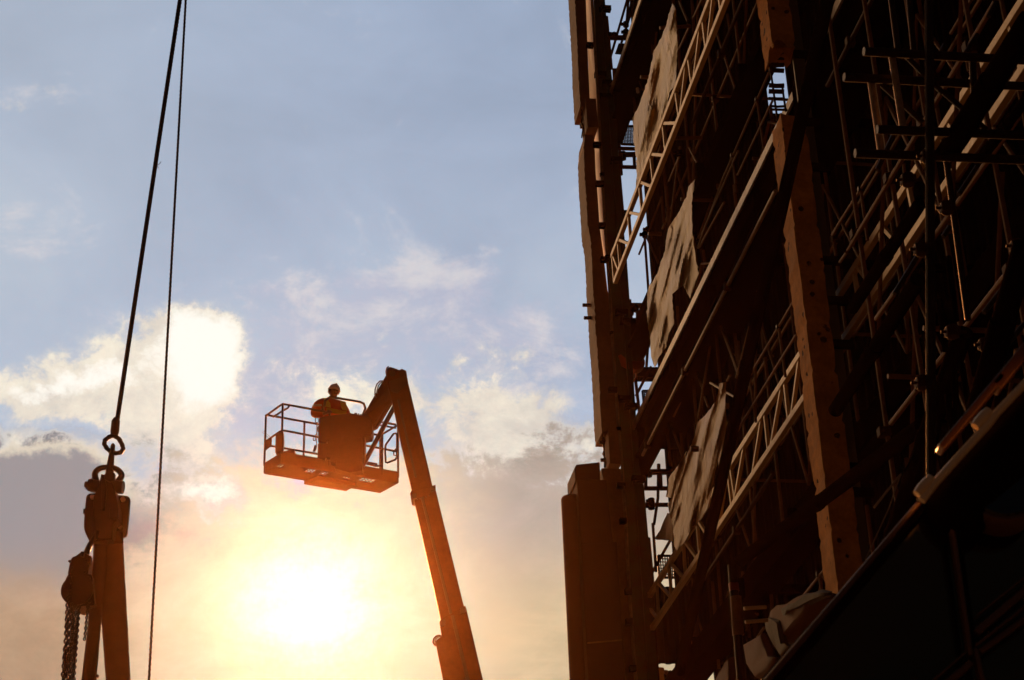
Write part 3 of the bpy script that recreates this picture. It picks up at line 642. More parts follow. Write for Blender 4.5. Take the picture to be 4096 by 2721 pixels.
# scaffold at the open end, right of the green column, against the sky
SX = 28.4
def pe(p, o): return ps(p, SX)
S_end = thing('end_scaffold', 'rust brown tube scaffold standing against the sky right of the green column', 'scaffold', ps(kD(700, 900), SX))
tubes(S_end, 'transom', [(kA(535, 338), kA(700, 340)), (kA(610, 1388), kA(790, 1384)), (kB(700, 1396), kB(880, 1396)), (kC(715, 50), kC(880, 52)), (kD(632, 152), kD(850, 148))], 0, .055, 'rust', pe)
tubes(S_end, 'ladder_rail', [(kA(612, 1496), kA(790, 1500)), (kB(720, 1523), kB(885, 1525)), (kD(636, 262), kD(830, 262)), (kD(648, 374), kD(830, 374)), (kA(600, 1330), kA(770, 1335))], 0, .04, 'rust', pe)
tubes(S_end, 'ladder_rung', [(kA(634, 1400), kA(640, 1496)), (kA(754, 1395), kA(757, 1496)), (kB(780, 1400), kB(786, 1520)), (kD(650, 160), kD(652, 262)), (kD(752, 160), kD(756, 262)), (kD(740, 98), kD(740, 160))], 0, .033, 'rust', pe)
tubes(S_end, 'standard', [(kA(508, 150), kA(552, 620)), (kA(575, 620), kA(640, 1568)), (kB(612, 100), kB(652, 560)), (kC(715, 0), kC(745, 500)), (kC(745, 540), kC(800, 1000)), (kD(672, 600), kD(705, 960))], 0, .03, 'rust', pe)
tubes(S_end, 'rod', [(kD(737, 170), kD(735, 330)), (kD(735, 330), kD(708, 510)), (kC(898, 120), kC(864, 600)), (kA(700, -30), kA(545, 505)), (kA(776, -40), kA(640, 385)), (kA(705, -30), kA(678, 300)), (kA(740, -40), kA(690, 230)), (kC(902, 380), kC(790, 605)), (kC(905, 600), kC(770, 860)), (kD(842, 425), kD(722, 605)), (kD(842, 575), kD(690, 845)), (kD(700, 500), kD(722, 830))], 0, .026, 'rust', pe)
for p in (kA(655, 1385), kA(655, 1410), kB(765, 1405), kC(765, 80), kD(672, 165), kD(690, 385), kD(690, 350), kA(540, 320), kA(680, 220), kA(680, 290), kA(575, 318)): coupler(S_end, p, 0, pe, .06)
MB().prism([ps(kA(*p), SX) for p in ((615, 388), (702, 392), (668, 478), (586, 470))], DV * .06).build('toe_plate', 'black', S_end, smooth=False)
MB().prism([ps(kA(*p), SX) for p in ((562, 612), (610, 612), (590, 700), (566, 700))], DV * .05).build('toe_plate', 'black', S_end, smooth=False)
MB().prism([ps(kC(*p), SX + .1) for p in ((735, 600), (975, 602), (985, 690), (760, 690))], DV * .2).build('deck', 'black', S_end, smooth=False)
MB().prism([ps(kB(*p), SX + .1) for p in ((648, 538), (705, 538), (680, 610), (655, 610))], DV * .2).build('deck', 'black', S_end, smooth=False)

def mesh_panel(label, quad, s, nx, ny, m='black'):
    t = thing('guard_panel', label, 'mesh panel', ps(quad[3], s), 'wire mesh guard panels')
    q = [ps(p, s) for p in quad]
    fr = MB()
    for i in range(4): fr.tube([q[i], q[(i + 1) % 4]], .022, 6)
    fr.build('frame', m, t)
    w = MB()
    for i in range(1, nx): w.tube([lerp(q[0], q[1], i / nx), lerp(q[3], q[2], i / nx)], .010, 4)
    for j in range(1, ny): w.tube([lerp(q[0], q[3], j / ny), lerp(q[1], q[2], j / ny)], .010, 4)
    w.build('wire_mesh', m, t); return t
mesh_panel('small wire mesh panel against the sky beside the highest tarpaulin', [kA(630, 1130), kA(760, 1130), kA(765, 1300), kA(640, 1295)], SX, 9, 13)
mesh_panel('small wire mesh panel above the middle floor beam, against the sky', [kC(828, 815), kC(925, 815), kC(930, 915), kC(838, 915)], SX, 6, 6)
mesh_panel('brown wire mesh panel at the foot of the end scaffold', [kD(735, 720), kD(845, 722), kD(850, 870), kD(745, 870)], SX, 7, 7, 'rust')
MB().prism([ps(kA(*p), SX + .15) for p in ((620, 1290), (775, 1320), (775, 1345), (640, 1345))], DV * .1)

# chain fall with red hoist beside the green column
HC = thing('chain_fall', 'small red hand chain hoist hanging against the sky beside the green column', 'hoist', ps(kC(765, 600), SX - .2))
def chain(mb, a, b, link=0.09, wire=0.012, sag=0.0):
    a, b = Vector(a), Vector(b); L = (b - a).length; n = max(2, int(L / (link * .78))); d = (b - a) / n
    t = d.normalized(); x = t.cross(OV).normalized(); y = t.cross(x)
    for i in range(n):
        c = a + d * (i + .5) + x * sag * math.sin(math.pi * (i + .5) / n); side = x if i % 2 else y
        pts = []
        for k in range(8):
            q = 2 * math.pi * k / 8
            pts.append(c + t * (math.cos(q) * link * .5) + side * (math.sin(q) * link * .32))
        mb.loop(pts, wire, 4)
    return mb
chain(MB(), ps(kC(722, 90), SX - .2), ps(kC(788, 560), SX - .2), .13, .018, .05).build('chain', 'black', HC)
c = ps(kC(765, 572), SX - .2); MB().lathe(c - DV * .12, DV, [(.08, 0), (.16, .03), (.17, .12), (.16, .21), (.08, .24)], 18).build('body', 'red', HC)
MB().tube([c - ZV * .1, c - ZV * .28, c - ZV * .36 + OV * .06, c - ZV * .33 + OV * .12], .02, 8).build('hook', 'red', HC)

# ------------------------------------------------------------------ handrails
def railing(label, rails, posts, o, cat='handrail'):
    t = thing('handrail', label, cat, po(posts[0][1], o), 'tube handrails along the floors')
    for a, b in rails: MB().tube([po(a, o), po(b, o)], .017, 8).build('rail', 'inner', t)
    for a, b in posts:
        MB().tube([po(a, o), po(b, o)], .017, 8).build('post', 'inner', t); c = po(a, o)
        MB().box(c, DV * .06, OV * .06, ZV * .06).build('fitting', 'tube', t, bevel=.012)
    return t
railing('handrail above the middle floor beam, left of the middle column', [(kE(392, 655), kE(-30, 1630)), (kF(0, 205), kB(1330, 860)), (kE(425, 905), kE(115, 1568)), (kF(118, 10), kF(-210, 760))],
        [(kE(287, 890), kE(348, 1330)), (kE(66, 1392), kF(98, 300)), (kB(1636, 50), kB(1668, 380))], -.5)
railing('handrail above the long lower girder, left of the middle column', [(kG(612, 20), kG(220, 685)), (kG(640, 310), kG(95, 1200))], [(kG(480, 240), kG(542, 690)), (kG(220, 682), kG(278, 1095))], -.1)
railing('handrail above the long lower girder, right of the middle column', [(kI(1085, 0), kI(905, 300)), (kI(1310, 20), kI(1035, 480)), (kI(1000, 540), kI(905, 705)), (kJ(260, 90), kJ(-160, 760)), (kJ(475, 90), kJ(-20, 900)), (kJ(-150, 760), kF(1012, 680)), (kJ(-30, 920), kF(1030, 1005))],
        [(kJ(95, 350), kJ(158, 810)), (kI(1015, 360), kI(1065, 640)), (kJ(478, 100), kJ(492, 250))], -.1)
railing('short handrail at the bottom beside the dark bundle', [(kH(952, 722), kH(745, 985))], [(kH(908, 760), kH(932, 895))], -.1)

# ------------------------------------------------------------------ tarpaulins
def tarpaulin(label, poly, o, m='tarp', amp=0.09, seed=0, step=5.0, thick=.006, name='tarpaulin', group='torn tarpaulins tied along the facade', folds=None, cat='tarpaulin'):
    poly2 = []
    for i in range(len(poly)):                                     # ragged outline
        a, b = Vector((*poly[i], 0)), Vector((*poly[(i + 1) % len(poly)], 0)); n = max(1, int((b - a).length / 12))
        for k in range(n):
            p = lerp(a, b, k / n); j = noise.noise_vector(Vector((p.x * .09, p.y * .09, seed))) * 4.5
            poly2.append(Vector((p.x + j.x, p.y + j.y)))
    xs = [p.x for p in poly2]; ys = [p.y for p in poly2]
    V_ = list(poly2); n = len(V_)
    y = min(ys) + step / 2
    while y < max(ys):
        x = min(xs) + step / 2
        while x < max(xs):
            V_.append(Vector((x + random.uniform(-1, 1), y + random.uniform(-1, 1)))); x += step
        y += step
    r = geometry.delaunay_2d_cdt(V_, [(i, (i + 1) % n) for i in range(n)], [], 1, 0.01)
    vs, fs = r[0], [f for f in r[2] if len(f) == 3]
    mb = MB(); out = []
    for p in vs:
        c = p.x + .24 * p.y                                        # folds run down the length of the cloth
        d = noise.noise(Vector((p.x * .010, p.y * .004, seed))) * amp * 1.0
        d += noise.noise(Vector((c * .022, p.y * .0035, seed + 3))) * amp * .75
        d += noise.noise(Vector((c * .050, p.y * .005, seed + 8))) * amp * .50
        d += noise.noise(Vector((c * .10, p.y * .010, seed + 4))) * amp * .20
        out.append(po((p.x, p.y), o + d))
    nv = len(out); back = -OV * thick
    mb.v = out + [p + back for p in out]
    mb.f = [tuple(f) for f in fs] + [tuple(i + nv for i in reversed(f)) for f in fs]
    from collections import Counter
    ed = Counter()
    for f in fs:
        for i in range(3): ed[(f[i], f[(i + 1) % 3])] += 1
    for (a, b) in list(ed):
        if (b, a) not in ed: mb.f.append((b, a, a + nv, b + nv))
    o_ = mb.build(name, m, None); tag(o_, label, cat, group); return o_
tarpaulin('highest pale tarpaulin, stretched to a point at its top corner', [kA(*p) for p in ((1098, 30), (1118, 55), (1135, 260), (1145, 420), (1130, 600), (1128, 760), (1070, 830), (1040, 1010), (985, 1130), (935, 1240), (915, 1340), (850, 1480), (820, 1580), (770, 1700), (775, 1568), (772, 1420), (748, 1250), (742, 1060), (790, 960), (850, 800), (900, 620), (930, 450), (1000, 340), (1060, 160))], 0.12, seed=1)
tarpaulin('middle pale tarpaulin with a torn amber lower part', [kB(*p) for p in ((1300, 265), (1285, 330), (1268, 480), (1275, 700), (1290, 860), (1315, 1020), (1330, 1100), (1300, 1190), (1255, 1330), (1190, 1210), (1130, 1260), (1095, 1290), (1100, 1420), (1113, 1560), (1065, 1640), (1040, 1760), (965, 1880), (940, 1950), (905, 1850), (895, 1660), (866, 1480), (876, 1245), (960, 1110), (1030, 900), (1045, 760), (1070, 680), (1150, 570), (1220, 420), (1240, 330))], 0.12, 'tarp', seed=5)
tarpaulin('lowest amber tarpaulin behind the long raking prop', [kC(*p) for p in ((1520, 745), (1575, 735), (1570, 960), (1580, 1110), (1560, 1260), (1540, 1420), (1520, 1600))] + [kD(*p) for p in ((1140, 60), (1090, 320), (1060, 420), (940, 590), (870, 690), (845, 660), (835, 520), (800, 370), (830, 330), (790, 320), (815, 180), (870, 110), (925, 10))] + [kC(*p) for p in ((1200, 1440), (1290, 1240), (1320, 1100), (1420, 1000), (1490, 900))], 0.12, 'amber', seed=9)
tarpaulin('small brown cloth scrap below the lowest tarpaulin, against the sky', [kD(*p) for p in ((800, 425), (832, 440), (835, 620), (725, 612), (760, 520))], -.3, 'amber', seed=12, amp=.04)

# ------------------------------------------------------------------ raking props in front of the facade
def prop(label, a, b, o, r, ends=True):
    t = thing('raking_prop', label, 'prop', po(b, o), 'steel raking props leaning in front of the facade')
    P, Q = po(a, o), po(b, o); MB().tube([P, Q], r, 14).build('tube', 'dim', t)
    d = (Q - P).normalized()
    MB().tube([lerp(P, Q, .5) - d * .05, lerp(P, Q, .5) + d * .05], r * 1.12, 14).build('collar', 'dim', t)
    return t
prop('longest raking prop, crossing the middle column from top to bottom', (3336, -120), (2716, 2690), 1.2, .062)
prop('raking prop leaning beside the dark glazed cab, right of the longest prop', kK(1085, 250), kL(518, 470), 2.0, .058)
prop('thick raking prop near the right edge, above the bright rail', kJ(1570, 850), kK(1190, 890), 2.6, .055)
prop('dark sloping prop with a cut lower end, right of the middle column', (3672, 1180 - 60), kK(80, 868), 1.6, .055)
prop('dark sloping prop that ends beside the middle column, over the lower girder', kJ(640, 460), kF(1140, 1425), 1.2, .05)
prop('low raking beam crossing the foot of the middle column', kK(760, 985), kH(310, 655), 1.4, .058)
prop('slim raking tube between the ladder beams and the glazed cab', kJ(670, 1060), kJ(320, 1580), 1.0, .024)
prop('thick dark prop across the upper right corner, in front of the ladder beams', kI(1620, 180), kI(900, 1330), 2.4, .062)
prop('bright edged sloping tube under the ladder beams at the right edge', kI(1600, 860), kI(1180, 1420), 2.0, .03)

# ------------------------------------------------------------------ near scaffold with ladder beams (right)
SN = 7.4
def pn(p, o): return ps(p, SN + o)
NS = thing('scaffold_tower', 'near dark scaffold with ladder beams and bare tube ends, upper right', 'scaffold', ps(kJ(720, 1568), SN))
def hollow(mb, a, b, r, seg=14):
    a, b = Vector(a), Vector(b); d = (b - a).normalized()
    return mb.tube([a + d * .12, a, a, a + d * .002, a + d * .25], [r * .8, r * .8, r, r, r], seg, caps=False).tube([a + d * .25, b], r, seg)
for (a, b, dz) in (((3455, 206), (4180, 246), .0), ((3376, 309), (4180, 350), .1), ((3508, 518), (4180, 545), .0), ((3420, 613), (4180, 644), .1)):
    hollow(MB(), pn(a, dz), pn(b, dz), .0242).build('ladder_chord', 'tube', NS)
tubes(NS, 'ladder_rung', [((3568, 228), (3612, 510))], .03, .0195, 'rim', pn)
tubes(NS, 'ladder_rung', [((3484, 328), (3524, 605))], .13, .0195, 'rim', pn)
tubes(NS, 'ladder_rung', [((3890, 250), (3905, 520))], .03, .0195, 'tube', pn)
tubes(NS, 'ladder_brace', [((3626, 226), (3770, 372)), ((3770, 366), (3945, 520))], .05, .016, 'tube', pn)
tubes(NS, 'ladder_brace', [((3528, 340), (3690, 490))], .14, .016, 'tube', pn)
tubes(NS, 'standard', [((3716, -120), (3726, 2150))], -.08, .0245, 'tube', pn)
tubes(NS, 'standard', [((3775, 560), (3872, 1280)), ((3555, -80), (3592, 205)), ((3630, -80), (3655, 205))], .2, .017, 'tube', pn)
tubes(NS, 'standard', [(kK(895, 0), kK(945, 400)), (kK(1010, 540), kK(1040, 1030)), (kK(1072, 500), kK(1140, 910)), (kK(960, 745), kK(1005, 1080)), (kJ(880, 960), kJ(950, 1530))], .6, .018, 'dim', pn)
tubes(NS, 'brace', [(kJ(1400, 1200), kJ(1200, 1460)), (kK(1560, 190), kK(1390, 400)), (kI(1240, 150), kI(1310, 20)), (kI(1140, 310), kI(1040, 470)), (kJ(1140, 150), kJ(975, 400)), (kI(850, 400), kI(820, 460)), (kJ(620, 930), kJ(400, 1290)), (kJ(895, 690), kJ(835, 780)), (kI(395, 1200), kJ(245, 180))], .5, .014, 'tube', pn)
for p, d in ((kJ(520, 268), 0), (kJ(640, 890), 0), (kK(770, 650), 0), (kJ(870, 520), .2), (kK(1000, 250), .2), (kI(700, 1400), 0), (kJ(1500, 860), .3), (kK(1260, 350), .4)):
    c = pn(p, d - .05); MB().box(c, RV * .07, ZV * .045, DV * .05).tube([c - RV * .06, c + RV * .07], .009, 8).lathe(c - ZV * .03, ZV, [(.034, 0), (.034, .06)], 10).build('coupler', 'rust', NS, bevel=.004)
wr = thing('cable_tie', 'thin loose wires hanging above the glazed cab', 'wire', pn(kL(310, 640), .8))
MB().tube([pn(kL(580, -10), .8), pn(kL(490, 250), .8), pn(kL(310, 645), .8)], .004, 6).build('wire', 'rim', wr)
MB().tube([pn(kL(575, 0), .8), pn(kL(470, 130), .8), pn(kL(375, 250), .8)], .007, 6).build('wire', 'rim', wr)
MB().tube([pn(kK(595, 1200), .8), pn(kK(605, 1290), .8), pn(kK(620, 1350), .8), pn(kK(700, 1220), .8)], .006, 6).build('wire', 'dim', wr)

RS2 = thing('scaffold', 'dim tube scaffold behind the ladder beams at the right edge', 'scaffold', B(11, 1.2, 0), 'tube scaffolds inside the storeys')
rn = random.Random(11)
for o_ in (.3,):
    SS = (11.2, 12.3, 13.2, 14.2)
    for a in SS: MB().tube([B(a, o_, 0), B(a + rn.uniform(-.05, .05), o_, 13.2)], .024, 8).build('standard', 'inner', RS2)
    for z in (5.2, 6.3, 7.2, 8.3, 9.3, 10.4): MB().tube([B(10.6, o_ + .05, z), B(14.4 + rn.uniform(-.5, .1), o_ + .05, z + rn.uniform(-.06, .06))], .024, 8).build('ledger', 'inner', RS2)
    for i, (a, b) in enumerate(zip(SS[:-1], SS[1:])):
        for z in (5.2, 7.2, 9.3):
            MB().tube([B(a if i % 2 else b, o_ - .05, z), B(b if i % 2 else a, o_ - .05, z + 2.0)], .021, 8).build('brace', 'inner', RS2)
    for a in SS:
        for z in (6.3, 8.3, 10.4): MB().box(B(a, o_ + .03, z), DV * .09, OV * .11, ZV * .09).tube([B(a - .08, o_ + .05, z), B(a + .08, o_ + .05, z)], .012, 6).build('coupler', 'rust', RS2, bevel=.008)
for a in (12.3, 13.2):
    for z in (6.4, 8.4): MB().tube([B(a + .06, -.6, z), B(a + .06, .6, z)], .024, 8).build('transom', 'inner', RS2)
# standing prop with a sleeve at the bottom
t = thing('standing_pole', 'upright dark pole with a taped sleeve, bottom of the facade', 'pole', po(kH(330, 1600), .5))
MB().tube([po(kH(245, 690), .5), po(kH(320, 1620), .5)], .052, 14).build('pole', 'tube', t)
MB().tube([po(kH(272, 930), .5), po(kH(292, 1225), .5)], .066, 14).build('sleeve', 'casing', t)
MB().tube([po(kH(255, 830), .5), po(kH(262, 890), .5)], .058, 14).build('red_band', 'red', t)

# bundles at the bottom of the facade
def bundle(name, label, poly, o, m, depth=.35, seed=0):
    n = len(poly); P = [po(p, o) for p in poly]; c = sum(P, Vector()) / n; mb = MB(); k = 9
    rings = []
    for i in range(k):
        q = math.pi * i / (k - 1); sc = .80 + .20 * math.sin(q); off = -math.cos(q) * depth / 2
        rings.append([c + (p - c) * sc + OV * -off + OV * 0 + noise.noise_vector(p * 3 + Vector((seed, i * .3, 0))) * .03 for p in P])
    L = []
    for rg in rings:
        row = []
        for a in range(n):
            for s_ in range(4): row.append(lerp(rg[a], rg[(a + 1) % n], s_ / 4))
        L.append(row)
    w = len(L[0])
    for row in L: mb.v += row
    for i in range(k - 1):
        for j in range(w): a = i * w + j; b = i * w + (j + 1) % w; mb.f.append((a, b, b + w, a + w))
    mb.f.append(tuple(range(w))); mb.f.append(tuple((k - 1) * w + j for j in range(w)))
    return tag(mb.build(name, m, None), label, 'bundle', 'wrapped bundles stacked at the foot of the facade')
bundle('wrapped_bundle', 'large dark bundle with a pale folded cover, beside the foot of the middle column', [kH(*p) for p in ((610, 1130), (640, 1030), (690, 995), (760, 980), (840, 930), (930, 893), (985, 900), (990, 950), (930, 1040), (820, 1160), (720, 1290), (650, 1300))], .25, 'pier', seed=1)
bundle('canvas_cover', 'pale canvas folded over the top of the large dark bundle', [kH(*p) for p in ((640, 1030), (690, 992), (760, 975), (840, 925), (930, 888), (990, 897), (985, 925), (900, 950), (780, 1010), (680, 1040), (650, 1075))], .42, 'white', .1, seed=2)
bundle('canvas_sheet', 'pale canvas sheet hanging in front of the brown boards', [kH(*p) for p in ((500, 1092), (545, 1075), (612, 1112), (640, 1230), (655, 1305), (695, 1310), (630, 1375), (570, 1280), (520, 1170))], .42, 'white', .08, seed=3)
bundle('board_stack', 'brown boards leaning left of the pale canvas sheet', [kH(*p) for p in ((358, 1305), (440, 1235), (500, 1210), (530, 1300), (560, 1390), (600, 1400), (560, 1500), (450, 1560), (380, 1460))], .2, 'pier', .12, seed=4)
bundle('rolled_sheet', 'crumpled brown roll at the bottom edge beside the standing pole', [kH(*p) for p in ((150, 1600), (200, 1520), (255, 1420), (275, 1390), (285, 1560), (280, 1640))], .2, 'pier', .2, seed=5)

# what shows through the opening at the foot of the far wall
SB = 30.2
def pb(p, o): return ps(p, SB)
BL = thing('lattice_post', 'small dark lattice frame across the opening at the bottom of the far wall', 'frame', pb(kP(640, 760), 0))
tubes(BL, 'chord', [(kP(690, 725), kP(1500, 728)), (kP(690, 745), kP(1450, 748))], 0, .04, 'black', pb)
tubes(BL, 'brace', [(kP(1225, 450), kP(1440, 660)), (kP(690, 655), kP(770, 725)), (kP(880, 600), kP(800, 720)), (kP(1830, 470), kP(1940, 560)), (kP(1900, 400), kP(1985, 490)), (kP(1990, 450), kP(1850, 620)), (kP(1920, 420), kP(1840, 500)), (kP(1620, 430), kP(1430, 660)), (kP(1700, 430), kP(1600, 560))], 0, .045, 'black', pb)
tubes(BL, 'post', [(kP(1320, 440), kP(1345, 780)), (kP(1475, 420), kP(1490, 780)), (kP(1720, 400), kP(1760, 780)), (kP(1800, 400), kP(1830, 780))], 0, .07, 'black', pb)
tubes(BL, 'post', [(kP(655, 540), kP(668, 790))], 0, .08, 'alu', pb)
UP = thing('utility_pole', 'distant thin utility pole with wires, seen through the opening at the bottom', 'utility pole', Vector((py(kP(765, 700), 48).x, py(kP(765, 700), 48).y, 0)))
top = py(kP(757, 585), 48); MB().tube([Vector((top.x, top.y, 0)), top], .09, 8).build('pole', 'casing', UP)
for y, w in ((655, 45), (610, 30)):
    MB().tube([py(kP(765 - w, y), 48), py(kP(765 + w, y + 3), 48)], .05, 6).build('crossarm', 'casing', UP)
for y in (580, 610, 640): MB().tube([py(kP(600, y - 12), 48), py(kP(765, y + 10), 48), py(kP(950, y + 20), 48)], .015, 5).build('wire', 'black', UP)
CB = thing('flat_roof_building', 'distant low building with a flat eave, seen through the opening at the bottom', 'building', Vector((py(kP(1250, 700), 52).x, 53, 0)))
a, b = py(kP(1165, 690), 52), py(kP(1420, 690), 52)
MB().box(Vector(((a.x + b.x) / 2, 53.5, a.z / 2)), Vector((abs(b.x - a.x), 0, 0)), Vector((0, 3, 0)), ZV * a.z).build('wall', 'casing', CB, smooth=False)
a, b = py(kP(1150, 680), 51.8), py(kP(1420, 650), 51.8)
MB().box(Vector(((a.x + b.x) / 2, 53.5, (a.z + b.z) / 2)), Vector((abs(b.x - a.x), 0, 0)), Vector((0, 3.4, 0)), ZV * .35).build('roof', 'pale', CB, smooth=False, bevel=.05)

# ------------------------------------------------------------------ glazed cab, bottom right, close to the camera
YC = 4.2
def pc(p, d=0.0): return py(p, YC + d)
CBN = thing('machine_cab', 'out of focus dark glazed cab with brown window frames and a bright top rail', 'cab', Vector((pc((3700, 2400)).x, YC + .3, 0)))
P = [pc(p, .03) for p in (kL(690, 235), kL(-80, 1100), kL(-520, 1600), kL(900, 1900), kL(1650, 1900), kL(1650, -150))]
MB().prism(P, Vector((0, .02, 0))).build('glass', 'glass', CBN, smooth=False)
def cbar(a, b, w, d=0.0, m='frame', nm='frame_bar', dep=.035):
    A_, B_ = pc(a, d), pc(b, d); MB().bar(A_, B_, dep, w, side=(0, 1, 0)).build(nm, m, CBN, bevel=.004)
cbar(kL(715, 225), kL(-500, 1640), .013, -.02, 'frame', 'roof_edge')
cbar(kL(740, 255), kL(-470, 1670), .022, .0, 'black', 'roof_edge')
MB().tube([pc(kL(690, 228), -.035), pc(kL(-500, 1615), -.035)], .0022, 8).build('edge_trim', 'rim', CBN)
cbar(kL(955, 330), kL(1105, 1390), .012, -.02, 'frame', 'mullion'); cbar(kL(995, 330), kL(1140, 1390), .012, .0, 'black', 'mullion')
cbar(kL(1140, 1330), kL(1210, 1640), .012, -.02, 'frame', 'mullion')
cbar(kL(1150, 1215), kL(1560, 860), .018, -.02, 'frame', 'transom'); cbar(kL(1175, 1360), kL(1560, 1080), .014, -.02, 'frame', 'transom'); cbar(kL(1145, 1315), kL(1560, 985), .006, -.025, 'frame', 'transom')
cbar(kL(1150, 1090), kL(1560, 760), .004, -.02, 'frame', 'transom'); cbar(kL(1075, 1360), kL(800, 1600), .005, -.02, 'frame', 'transom'); cbar(kL(1115, 1440), kL(900, 1620), .016, -.02, 'frame', 'transom')
TR = [pc(p, -.10) for p in (kL(730, 190), kK(860, 1425), kK(1260, 985), kK(1340, 880), kK(1700, 505))]
RB = thing('cab_canopy', 'rounded dark canopy tube with a pale highlight rail above the glazed cab', 'canopy', TR[0])
ax = (TR[-1] - TR[0]).normalized(); dn = ax.cross(Vector((0, 1, 0))).normalized()
if dn.z > 0: dn = -dn
MB().tube([t_ + dn * .003 for t_ in TR], .0105, 14).build('rail', 'rail_highlight', RB)
for p in (kK(780, 1460), kK(1232, 930)):
    c = pc(p, -.10); MB().tube([c - ax * .03, c - ax * .012, c + ax * .012, c + ax * .03], [.0115, .0145, .0145, .0115], 14).build('flange', 'rail_highlight', RB)
C0 = TR[0] + dn * .075 + Vector((0, .08, 0)); rr = .082
pr = [C0 + ax * (-.0 + rr * .45 * (1 - math.cos(q))) for q in [0]]
prof = [(rr * math.sin(math.pi / 2 * i / 7), -rr * .55 * math.cos(math.pi / 2 * i / 7)) for i in range(8)] + [(rr, .6)]
MB().lathe(C0 + ax * .06, ax, prof, 32).build('tube_body', 'black', RB)
MB().bar(pc(kK(900, 1180), -.03), pc(kK(1380, 610), -.03), .05, .02, side=(0, 1, 0)).build('upper_rail', 'frame', RB, bevel=.004)
MB().bar(pc(kK(1330, 700), -.03), pc(kK(1700, 240), -.03), .05, .03, side=(0, 1, 0)).build('upper_rail', 'frame', RB, bevel=.004)
c = pc(kL(1345, 180), -.05)
LPm = thing('round_lamp', 'dark round lamp hanging in shadow under the canopy tube', 'lamp', c)
MB().lathe(c + Vector((0, .06, 0)), (0, -1, .25), [(.02, -.02), (.09, 0), (.096, .06), (.09, .075)], 30).build('housing', 'frame', LPm)
MB().lathe(c + Vector((0, .06, 0)), (0, -1, .25), [(.082, .078), (.078, .082)], 30).build('lens', 'glass', LPm)

# ------------------------------------------------------------------ crane rope, shackles, slings, chain hoist (left)
YH = 18.0
def ph(p, d=0.0): return py(p, YH + d)
def wire_rope(mb, pts, r, pitch, lobes=6, step=.02):
    seg = lobes * 3; P = []
    for a, b in zip(pts[:-1], pts[1:]):
        n = max(1, int((b - a).length / step)); P += [lerp(a, b, i / n) for i in range(n)]
    P.append(pts[-1]); k0 = len(mb.v); dist = 0
    for i, p in enumerate(P):
        if i: dist += (p - P[i - 1]).length
        t = (P[min(i + 1, len(P) - 1)] - P[max(i - 1, 0)]).normalized(); x = t.cross(Vector((0, 1, 0))).normalized(); y = t.cross(x)
        for j in range(seg):
            q = 2 * math.pi * j / seg; rr = r * (1 + .13 * math.cos(lobes * (q - dist / pitch * 2 * math.pi / 1)))
            mb.v.append(p + (x * math.cos(q) + y * math.sin(q)) * rr)
    for i in range(len(P) - 1):
        for j in range(seg): a = k0 + i * seg + j; b = k0 + i * seg + (j + 1) % seg; mb.f.append((a, b, b + seg, a + seg))
    mb.f.append(tuple(k0 + j for j in range(seg))); mb.f.append(tuple(k0 + (len(P) - 1) * seg + j for j in range(seg)))
    return mb
CR = thing('crane_rope', 'thick twisted crane rope ending in a thimble eye above the shackles', 'rope', ph(kN(440, 500)))
ra, rb = ph((720, 0)), ph(kN(492, 110)); up = (ra - rb).normalized()
wire_rope(MB(), [ra + up * 1.2, rb], .025, .36).build('rope', 'rope', CR)
MB().tube([ph(kN(480, 95)), ph(kN(474, 130)), ph(kN(462, 250)), ph(kN(455, 300))], [.030, .0475, .049, .040], 16).build('ferrule', 'forged', CR)
eye = [(455, 300), (510, 335), (545, 400), (560, 450), (535, 492), (480, 505), (425, 490), (372, 450), (340, 400), (345, 355), (390, 318), (425, 302)]
ept = []
for i in range(len(eye)):
    for k in range(3):
        a, b = eye[i], eye[(i + 1) % len(eye)]; ept.append(ph(kN(a[0] + (b[0] - a[0]) * k / 3, a[1] + (b[1] - a[1]) * k / 3)))
mb = MB(); mb.loop(ept, [.026 * (1 + .10 * math.sin(i * 2.1)) for i in range(len(ept))], 10).build('thimble_eye', 'rope', CR)
a, b = ph(kS(372, 60)), ph(kS(368, 50)); c = ph((628, 662)); 
MB().tube([c, c + Vector((.03, 0, .02)), c + Vector((.045, 0, .05))], .004, 5).tube([c, c + Vector((.02, .02, -.03))], .004, 5).build('frayed_strand', 'rope', CR)
TL = thing('tag_line', 'thin twisted rope hanging plumb right of the crane rope', 'rope', py((596, 2721), 20))
a, b = py((743, 0), 20), py((596, 2721), 20); wire_rope(MB(), [a + (a - b).normalized() * 1.0, b + (b - a).normalized() * 6.0],   .0160, .2, lobes=3).build('rope', 'rope', TL)
LS = thing('link_shackle', 'narrow edge on shackle joining the rope eye to the bow shackle', 'shackle', ph(kN(395, 780)))
mb = MB(); mb.tube([ph(kN(441, 392), .0), ph(kN(441, 412)), ph(kN(436, 450)), ph(kN(426, 520)), ph(kN(410, 640)), ph(kN(398, 760)), ph(kN(390, 820))], [.012, .026, .028, .032, .040, .047, .047], 14).build('bow', 'forged', LS)
MB().tube([ph(kN(405, 770), -.16), ph(kN(405, 770), .16)], .045, 14).build('pin', 'forged', LS)
MB().lathe(ph(kN(405, 770), -.2), (0, 1, 0), [(.06, 0), (.06, .05)], 6).build('nut', 'forged', LS)
BS = thing('bow_shackle', 'wide bow shackle with bolted pin above the lifting plate', 'shackle', ph(kN(370, 930)))
bow = [(245, 900), (250, 840), (232, 770), (240, 720), (290, 680), (380, 665), (470, 682), (525, 725), (540, 770), (500, 830), (470, 900)]
bp = [ph(kN(*p)) for p in bow]
sm = []
